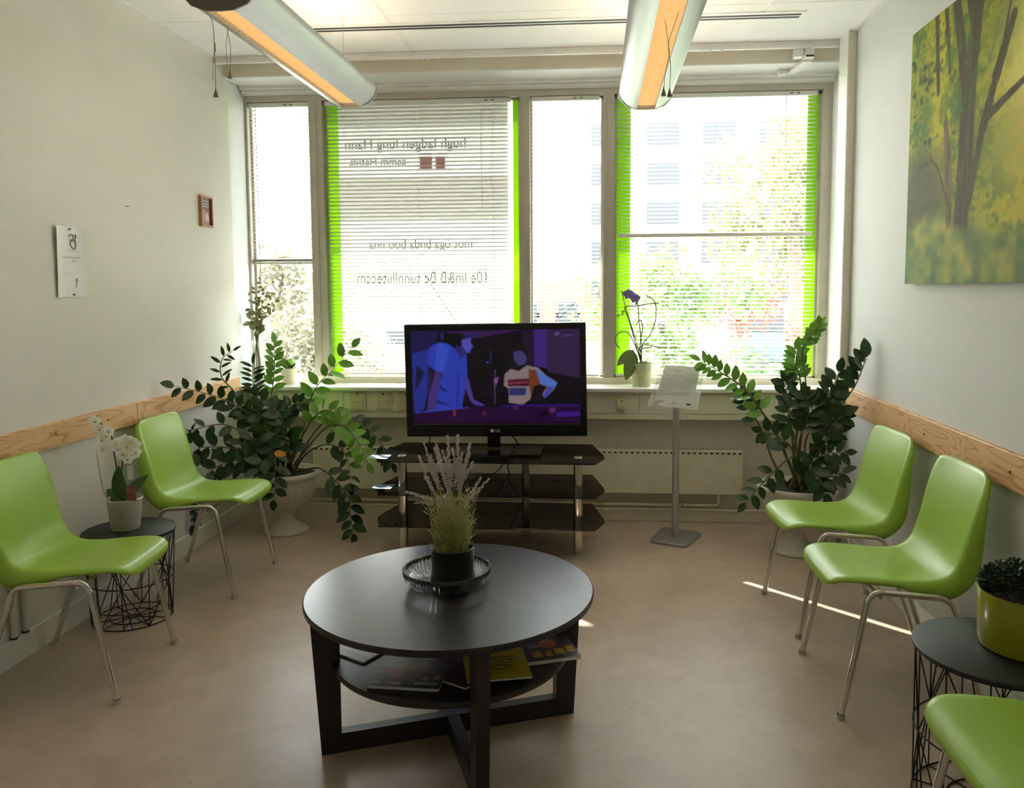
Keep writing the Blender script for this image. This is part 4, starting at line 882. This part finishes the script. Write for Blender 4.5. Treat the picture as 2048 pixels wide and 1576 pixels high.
stems(zr, UR, [
    ([(1553, 868, 4.36), (1530, 832, 4.38), (1488, 777, 4.42), (1435, 741, 4.45), (1402, 722, 4.46)], 22, .075, LF2, dict(start=.42, r=.009)),
    ([(1545, 920, 4.4), (1524, 861, 4.43), (1494, 809, 4.46), (1478, 788, 4.48)], 9, .075, LF, dict(start=.6, r=.008)),
    ([(1589, 914, 4.35), (1602, 803, 4.38), (1599, 752, 4.4), (1592, 728, 4.4), (1594, 702, 4.4)], 17, .075, LF2, dict(start=.55, spread=.8, r=.008)),
    ([(1600, 900, 4.34), (1612, 780, 4.36), (1604, 708, 4.36), (1618, 680, 4.36), (1640, 648, 4.36)], 24, .055, LF2, dict(start=.68, spread=.5)),
    ([(1625, 900, 4.3), (1651, 865, 4.2), (1673, 822, 4.12), (1709, 773, 4.05), (1733, 716, 4.02)], 22, .095, LF, dict(start=.35, r=.009)),
    ([(1610, 890, 4.3), (1640, 830, 4.2), (1660, 790, 4.15), (1676, 745, 4.14)], 15, .085, LF, dict(start=.4)),
    ([(1589, 915, 4.28), (1556, 936, 4.2), (1520, 972, 4.15), (1492, 1005, 4.12)], 9, .075, LF, dict(start=.5)),
    ([(1585, 881, 4.3), (1577, 832, 4.28), (1572, 776, 4.28), (1570, 765, 4.28)], 15, .075, LF, dict(start=.45)),
    ([(1630, 925, 4.25), (1651, 908, 4.18), (1690, 905, 4.1)], 11, .075, LF, dict(start=.3)),
    ([(1630, 955, 4.2), (1657, 955, 4.12), (1683, 945, 4.08)], 11, .085, LF, dict(start=.2)),
    ([(1590, 880, 4.25), (1575, 840, 4.2), (1590, 800, 4.18), (1610, 800, 4.17)], 14, .085, LF, dict(start=.4)),
    ([(1600, 880, 4.22), (1612, 850, 4.18), (1618, 820, 4.17), (1612, 790, 4.16)], 12, .08, LF, dict(start=.35)),
    ([(1612, 950, 4.18), (1620, 935, 4.12), (1640, 960, 4.08), (1650, 985, 4.06)], 9, .085, LF, dict(start=.25)),
    ([(1585, 900, 4.2), (1550, 870, 4.15), (1525, 862, 4.12)], 8, .08, LF, dict(start=.4)),
    ([(1640, 900, 4.2), (1665, 850, 4.12), (1690, 830, 4.07)], 10, .085, LF, dict(start=.35)),
])
MB().tube([(UR[0]+.02, UR[1], .335), at(1651, 832, 4.2), at(1677, 752, 4.18)], .006, 8).build('stake', M['bamboo'], zr, 2)
# white orchid
OC = (-2.025, 3.25); OZ = .388
orc = thing('white_orchid', (OC[0], OC[1], OZ), 'white flowering orchid with a flower tag in a plain white pot', 'potted plant')
MB().lathe([(.0001, 0), (.056, 0), (.058, .004), (.07, .126), (.0735, .13), (.071, .134), (.067, .128), (.064, .115), (.0001, .112)], (OC[0], OC[1], OZ), 40).build('pot', mat('white_ceramic', (.66, .64, .6), .4, var=.02), orc, 1)
MB().disc(OC, .064, OZ+.114).build('bark_soil', M['soil'], orc)
LBig = leaf_mesh('leaf', mat('orchid_leaf', (.05, .12, .03), .35, var=.2), .42, .25, .25, 8)
ob = Vector((OC[0], OC[1], OZ+.114))
for d, l in (((.05, -.6, 1.1), .17), ((.5, .3, .9), .14), ((-.7, .1, .35), .12), ((.4, -.4, .5), .09)):
    o = obj('leaf', LBig, orc); o.matrix_basis = axes(ob, Vector(d), Vector((0, -1, .5)) if d[0] < .3 else Vector((-.3, -1, .2))) @ Matrix.Diagonal((l, l, l, 1))
petal = thin_mat('orchid_petal', (0, 0, 0), .02, 1, (.93, .92, .84), rough=.4, transl=.4); lipm = mat('orchid_lip', (.72, .46, .1), .5, var=.3)
FL = MB()
for k, (wd, ln) in enumerate(((.8, 1), (1.15, 1.05), (.7, .95), (.7, .95), (1.15, 1.05))):
    a = PI/2+k*2*PI/5
    for i in range(1): 
        c = []
        for j in range(9):
            q = j/8; w = wd*.5*math.sin(PI*q**.8); c.append((q*ln, w, .12*math.sin(PI*q)))
        vs = []; 
        for (x, w, z) in c:
            for s in (-1, 1): vs.append((x*math.cos(a)-s*w*math.sin(a), x*math.sin(a)+s*w*math.cos(a), z-.04*(k in (1, 4))))
        FL.add(vs, [(2*j, 2*j+2, 2*j+3, 2*j+1) for j in range(8)])
FLm = FL.mesh('flower', petal, 2)
LP = MB().lathe([(.0001, .3), (.12, .22), (.16, .1), (.1, 0), (.0001, 0)], n=10).mesh('flower_lip', lipm, 2)
def orchid_flower(parent, p, s, n):
    f = obj('flower', FLm, parent); n = Vector(n); Mx = axes(p, Vector((0, 0, 1)).cross(n), n) @ Matrix.Diagonal((s, s, s, 1)); f.matrix_basis = Mx
    l = obj('flower_lip', LP, f)
    l.matrix_parent_inverse = Matrix.Identity(4); l.matrix_basis = Matrix.Translation((0, -.12, .02))
for pts, fl in (([(238, 965), (228, 905), (222, 870), (205, 850), (190, 835)], [(190, 842), (199, 858), (212, 872), (207, 898), (226, 893), (204, 880), (232, 888), (218, 862)]), ([(242, 965), (246, 920), (256, 890), (262, 880), (272, 876)], [(254, 893), (262, 884), (270, 890), (245, 908), (264, 908), (256, 918), (272, 905), (250, 880)])):
    P = [ob]+[at(x, y, 3.22) for x, y in pts]
    st = MB().tube(cat_rom(P, 6), .0028, 6).build('flower_stem', mat('orchid_stem', (.07, .045, .03), .5), orc, 2)
    for i, (x, y) in enumerate(fl): orchid_flower(st, at(x, y, 3.19+.012*(i % 3)), .028, (random.uniform(-.3, .9), -1, random.uniform(-.3, .4)))
MB().tube(cat_rom([at(224, 1005, 3.2), at(210, 990, 3.18), at(202, 960, 3.17), at(192, 900, 3.17)], 6), .0018, 6).build('support_wire', M['chrome'], orc)
tq = at(263, 985, 3.17)
MB().box((tq.x-.02, 3.168, tq.z-.035), (tq.x+.02, 3.17, tq.z+.03)).build('flower_tag', mat('tag_purple', (.35, .1, .16), .4, var=.6, vscale=60), orc)
tq = at(261, 945, 3.18); MB().box((tq.x-.013, 3.178, tq.z-.03), (tq.x+.013, 3.18, tq.z+.03)).build('care_label', M['paper'], orc)
# sill: vase with cuttings, small potted plant, violet orchid
VC = (-2.135, 4.89)
vz = thing('glass_vase', (VC[0], VC[1], .82), 'clear glass bottle vase with leafy cuttings and roots on the sill', 'vase')
MB().lathe([(.0001, .003), (.055, .003), (.058, .01), (.058, .1), (.05, .16), (.03, .21), (.024, .24), (.028, .27), (.026, .27), (.022, .24), (.028, .208), (.048, .158), (.055, .1), (.055, .012), (.0001, .008)], (VC[0], VC[1], .82), 32).build('bottle', thin_mat('vase_glass', (.9, .93, .9), .06), vz, 2)
rootm = mat('brown_roots', (.12, .1, .06), .8, var=.3); oliv = mat('olive_leaf', (.23, .24, .09), .55, var=.4, vscale=20)
LO = leaf_mesh('leaf', oliv, .6, .1, .2, 5)
rn = random.Random(5)
for i in range(14):
    a = rn.uniform(0, 6.28); r = rn.uniform(.01, .035)
    MB().tube(cat_rom([(VC[0], VC[1], 1.08), (VC[0]+.012*math.cos(a), VC[1]+.012*math.sin(a), 1.02), (VC[0]+r*math.cos(a), VC[1]+r*math.sin(a), .93), (VC[0]+r*.6*math.cos(a+1), VC[1]+r*.6*math.sin(a+1), .845)], 5), .0014, 5).build('root', rootm, vz)
for (x, y, n_) in ((520, 560, 16), (500, 592, 8), (535, 580, 14), (550, 612, 9), (490, 620, 7), (560, 590, 8), (515, 600, 14), (498, 645, 6), (530, 655, 6), (545, 625, 7), (525, 575, 14), (510, 580, 12), (540, 600, 10), (520, 630, 9)):
    tp = at(x, y, VC[1]-.01+rn.uniform(-.03, .03)); P = cat_rom([(VC[0], VC[1], 1.07), Vector((VC[0], VC[1], 1.14)).lerp(tp, .35)+Vector((0, 0, .02)), tp], 7)
    st = MB().tube(P, .0014, 5).build('cutting', rootm, vz)
    for i in range(n_):
        p = P[int((.25+.75*i/max(1, n_-1))*(len(P)-1))]; d = Vector((rn.uniform(-1, 1), rn.uniform(-.6, .6), rn.uniform(-.1, 1))); l = rn.uniform(.016, .034)*(1.7 if y > 615 else 1)
        o = obj('leaf', LO, st); o.matrix_basis = axes(p, d, Vector((rn.uniform(-.5, .5), -1, rn.uniform(-.3, .8)))) @ Matrix.Diagonal((l, l, l, 1))
PC = (-1.935, 4.9)
pp = thing('small_potted_plant', (PC[0], PC[1], .82), 'small bright green plant in a cream pot on the sill beside the bottle vase', 'potted plant')
MB().lathe([(.0001, 0), (.042, 0), (.055, .095), (.058, .1), (.053, .1), (.05, .088), (.0001, .086)], (PC[0], PC[1], .82), 28).build('pot', mat('cream_pot', (.75, .68, .52), .5), pp, 1)
for i in range(20):
    a = i*2.4; d = Vector((math.cos(a), math.sin(a)*.7, .8+.5*math.sin(i))); l = .09+.03*math.sin(i*3)
    o = obj('leaf', LF2 if i % 2 else LO, pp); o.matrix_basis = axes((PC[0], PC[1], .905), d, Vector((-d.x, -d.y-.3, 1))) @ Matrix.Diagonal((l, l*.9, l, 1))
VOC = (.262, 4.885)
vo = thing('violet_orchid', (VOC[0], VOC[1], .82), 'nearly bare orchid with two violet flowers in a pale green pot on the sill', 'potted plant')
MB().lathe([(.0001, 0), (.052, 0), (.056, .004), (.064, .132), (.067, .14), (.062, .14), (.059, .128), (.0001, .126)], (VOC[0], VOC[1], .82), 32).build('pot', mat('pale_green_ceramic', (.55, .58, .32), .45, var=.15, vscale=30), vo, 1)
MB().disc(VOC, .06, .947).build('bark_soil', mat('pale_bark', (.3, .27, .16), .9, var=.5, vscale=80), vo)
vb = Vector((VOC[0], VOC[1], .945)); twig = mat('wine_brown_stem', (.1, .05, .045), .6)
tw = []
for pts in ([(1275, 690), (1262, 650), (1250, 610), (1243, 580)], [(1283, 690), (1278, 640), (1274, 605), (1256, 585)], [(1285, 690), (1300, 670), (1311, 640), (1310, 605), (1292, 590)], [(1272, 690), (1258, 640), (1250, 615), (1275, 612), (1300, 607), (1319, 607)], [(1272, 695), (1255, 665), (1235, 668), (1231, 685), (1240, 697)], [(1280, 690), (1285, 655), (1280, 640), (1272, 650)], [(1278, 700), (1290, 690), (1320, 695)], [(1282, 700), (1300, 695), (1303, 690)]):
    P = cat_rom([vb]+[at(x, y, 4.87) for x, y in pts], 6); tw.append(MB().tube(P, .003, 6).build('stem', twig, vo, 2))
violet = mat('violet_petal', (.24, .16, .5), .5, var=.3, vscale=60); FLV = FL.mesh('flower', violet, 2)
for (x, y, s) in ((1257, 589, .036), (1270, 597, .034)):
    f = obj('flower', FLV, tw[1]); f.matrix_basis = axes(at(x, y, 4.86), (1, 0, 0), (random.uniform(-.2, .2), -1, .1)) @ Matrix.Diagonal((s, s, s, 1))
for (x, y) in ((1276, 606), (1243, 622), (1240, 632), (1246, 625)):
    o = obj('leaf', LO, tw[0]); o.matrix_basis = axes(at(x, y, 4.865), (random.uniform(-1, 1), -.2, random.uniform(-.6, .6)), (0, -1, 0)) @ Matrix.Diagonal((.022, .022, .022, 1))
LV = leaf_mesh('leaf', mat('fresh_orchid_leaf', (.16, .24, .07), .4, var=.25), .42, .3, .35, 8)
for a, b, n_ in ((at(1268, 700, 4.86), at(1233, 728, 4.82), (-.3, -1, .6)), (at(1268, 702, 4.85), at(1254, 760, 4.80), (.2, -1, .1))):
    o = obj('leaf', LV, vo); l = (b-a).length; o.matrix_basis = axes(a, b-a, n_) @ Matrix.Diagonal((l, l*1.1, l*.5, 1))
for i in range(26):
    a = random.uniform(0, 6.28); r = random.uniform(.01, .05); p0 = Vector((VOC[0]+r*math.cos(a), VOC[1]+r*math.sin(a), .945))
    MB().tube([p0, p0+Vector((random.uniform(-.02, .02), random.uniform(-.02, .02), random.uniform(.01, .03))), p0+Vector((random.uniform(-.03, .03), random.uniform(-.03, .02), random.uniform(.0, .035)))], .0015, 5).build('air_root', LV.materials[0], vo)
# yellow-green pot on the right table
GC = (1.15, 2.19); GZ = .44
gp = thing('succulent_pot', (GC[0], GC[1], GZ), 'glossy yellow-green pot full of small dark leaves on the black table', 'potted plant')
MB().lathe([(.0001, 0), (.108, 0), (.118, .006), (.121, .02), (.124, .15), (.122, .156), (.118, .152), (.115, .13), (.0001, .128)], (GC[0], GC[1], GZ), 56).build('pot', mat('yellow_green_glaze', (.3, .3, .015), .25, var=.05, coat=.3), gp, 1)
MB().disc(GC, .115, GZ+.13).build('soil', M['soil'], gp)
cm = mat('dark_succulent', (.028, .06, .026), .4, var=.5, vscale=50); cl = MB(); rn = random.Random(9)
lfv = [(0, 0, 0), (.4, -.32, .04), (1, 0, -.05), (.4, .32, .04)]
for i in range(2600):
    a = rn.uniform(0, 2*PI); r = .118*math.sqrt(rn.random()); top = .135+.085*math.sqrt(max(0, 1-(r/.13)**2))
    z = GZ+.13+(top-.13)*rn.random()**.35+rn.uniform(0, .012); p = Vector((GC[0]+r*math.cos(a), GC[1]+r*math.sin(a), z))
    d = Vector((math.cos(a)*r*8+rn.uniform(-.8, .8), math.sin(a)*r*8+rn.uniform(-.8, .8), rn.uniform(.0, 1))); l = rn.uniform(.01, .019)
    mx = axes(p, d, (rn.uniform(-.6, .6), rn.uniform(-.6, .6), 1)); cl.add([mx @ (Vector(q)*l) for q in lfv], [(0, 1, 2, 3)])
cl.build('leaf_cushion', cm, gp, kind='stuff')

# ------------------------------------------------------------------ outdoors
grassm = mat('lawn', (.1, .16, .035), .9, var=.35, vscale=.6); asph = mat('pale_bounce_paving', (.42, .41, .38), .9, var=.1, vscale=1)
MB().box((-60, 5.3, -1.2), (80, 120, -1.0)).build('ground', grassm, kind=ST)
MB().box((-40, 5.3, -.999), (50, 14, -.98)).build('bounce_forecourt', asph, kind=ST)  # wide pale paving added to bounce daylight up onto the ceiling
MB().box((-3.4, 5.14, 2.67), (2.6, 6.2, 2.84)).build('exterior_eave', mat('eave_board', (.55, .54, .5), .8), kind=ST)
MB().box((-3.4, 5.08, -1.0), (2.6, 5.2, .82)).build('exterior_wall', mat('facade_render', (.6, .58, .54), .8), kind=ST)
fac = mat('pale_facade', (.16, .16, .18), .85, var=.04, vscale=.4); dkw = mat('dark_window_pane', (.03, .035, .045), .3); band = mat('blue_grey_attic', (.11, .12, .15), .8)
def house(x0, x1, y, h, cols, rows, label, wall, wz0=0, ww=2.4, wh=1.5, roof=None):
    t = thing('apartment_building', ((x0+x1)/2, y, -1), label, 'building')
    MB().box((x0, y, -1), (x1, y+10, h)).build('facade', wall, t)
    if roof: MB().box((x0, y-.05, roof), (x1, y, h)).build('attic_band', band, t)
    for r in range(rows):
        for c in range(cols):
            x = x0+(x1-x0)*(c+.5)/cols; z = wz0+r*(h-wz0-1)/rows
            f = MB().box((x-ww/2-.1, y-.08, z-.1), (x+ww/2+.1, y-.01, z+wh+.1)).build('window_frame', fac, t)
            MB().box((x-ww/2, y-.12, z), (x+ww/2, y-.081, z+wh)).build('window_pane', dkw, f)
        for c in range(cols):
            pass
    return t
xa = at(1160, 400, 60).x
house(xa, xa+24, 60, 18.5, 6, 6, 'tall pale apartment block with dark windows seen through the right blind', fac, .5, 2.3, 1.5, 14.8)
xb = at(1060, 600, 38).x; xe = at(1156, 600, 38).x
house(xb-3, xe+.5, 38, at(1100, 562, 38).z, 3, 2, 'low brown brick building beyond the narrow window', mat('brown_brick', (.16, .11, .085), .9, var=.2, vscale=3), -.4, .9, .6)
xc_ = at(700, 600, 30).x
house(xc_-6, xc_+3.0, 30, at(800, 648, 30).z+.6, 4, 1, 'low white building behind the lettered window', mat('white_render', (.36, .36, .36), .9), -.6, .9, .5)
def tree(c, h, r, n, label, m, seed, trunk=True, ls=1.):
    rn = random.Random(seed); t = thing('tree', c, label, 'tree'); c = Vector(c)
    if trunk: MB().tube(cat_rom([c, c+Vector((.05, 0, h*.3)), c+Vector((-.05, .1, h*.62))], 5), [.14*r/1.5]*6+[.08*r/1.5]*5, 8).build('trunk', M['bark'], t, 2)
    cr_ = MB(); cl_ = [(Vector((rn.gauss(0, .45)*r, rn.gauss(0, .4)*r, rn.uniform(-.45, .5)*r*1.2)), rn.uniform(.25, .45)*r) for _ in range(16)]
    for i in range(n):
        cc, rr = rn.choice(cl_); d = Vector((rn.gauss(0, 1), rn.gauss(0, 1), rn.gauss(0, 1))).normalized()*rr*rn.random()**.4
        p = c+Vector((0, 0, h*.66))+cc+d; s = ls*rn.uniform(.05, .1)*r/1.5; mx = axes(p, (rn.uniform(-1, 1), rn.uniform(-1, 1), rn.uniform(-1, .4)), (rn.uniform(-1, 1), rn.uniform(-1, 1), 1))
        cr_.add([mx @ (Vector(q)*s*2) for q in lfv], [(0, 1, 2, 3)])
    cr_.build('crown', m, t, kind='stuff')
def leafout(name, c): return thin_mat(name, (0, 0, 0), .03, 1, c, rough=.4, transl=.5)
tree((at(1590, 500, 17).x, 17, -1), 6.4, 2.4, 7000, 'broad yellow-green tree in front of the apartment block', leafout('yellow_green_tree_leaf', (.17, .175, .07)), 1, ls=.65)  # leaves in the tree's own yellow-green
tree((at(1485, 560, 14).x, 14, -1), 3.1, .8, 1500, 'small tree with reddish leaves behind the right window', leafout('red_tree_leaf', (.24, .06, .035)), 2)
tree((at(1330, 620, 12).x, 12, -1), 3.1, 1.2, 2600, 'light green bush in the garden behind the violet orchid', leafout('bush_leaf', (.12, .2, .045)), 3)
tree((at(1560, 720, 9.5).x, 9.5, -1), 1.5, 1.0, 1800, 'low green shrub under the right window', leafout('shrub_leaf', (.09, .16, .045)), 4)
tree((at(575, 640, 9).x, 9, -1), 2.9, 1.3, 9000, 'pale blossoming bush behind the half-raised blind', leafout('pale_bush_leaf', (.2, .19, .12)), 5, ls=.6)
vn = thing('parked_van', (at(1560, 640, 22).x, 22, -1), 'grey-blue van parked beyond the right window', 'van')
vx = at(1560, 640, 22).x
MB().box((vx-1.3, 22, -.6), (vx+2.6, 23.8, .95), .15).build('body', mat('grey_blue_van', (.1, .13, .16), .35), vn, 1)
MB().box((vx-1.1, 21.98, .25), (vx+.1, 22.02, .8), .01).build('side_window', dkw, vn)
for dx in (-.6, 1.8): MB().lathe([(.0001, 0), (.33, 0), (.33, .2), (.0001, .2)], n=20).build('wheel', M['ink'], vn, 1).matrix_basis = Matrix.Translation((vx+dx, 22.1, -.66)) @ Matrix.Rotation(PI/2, 4, 'X')
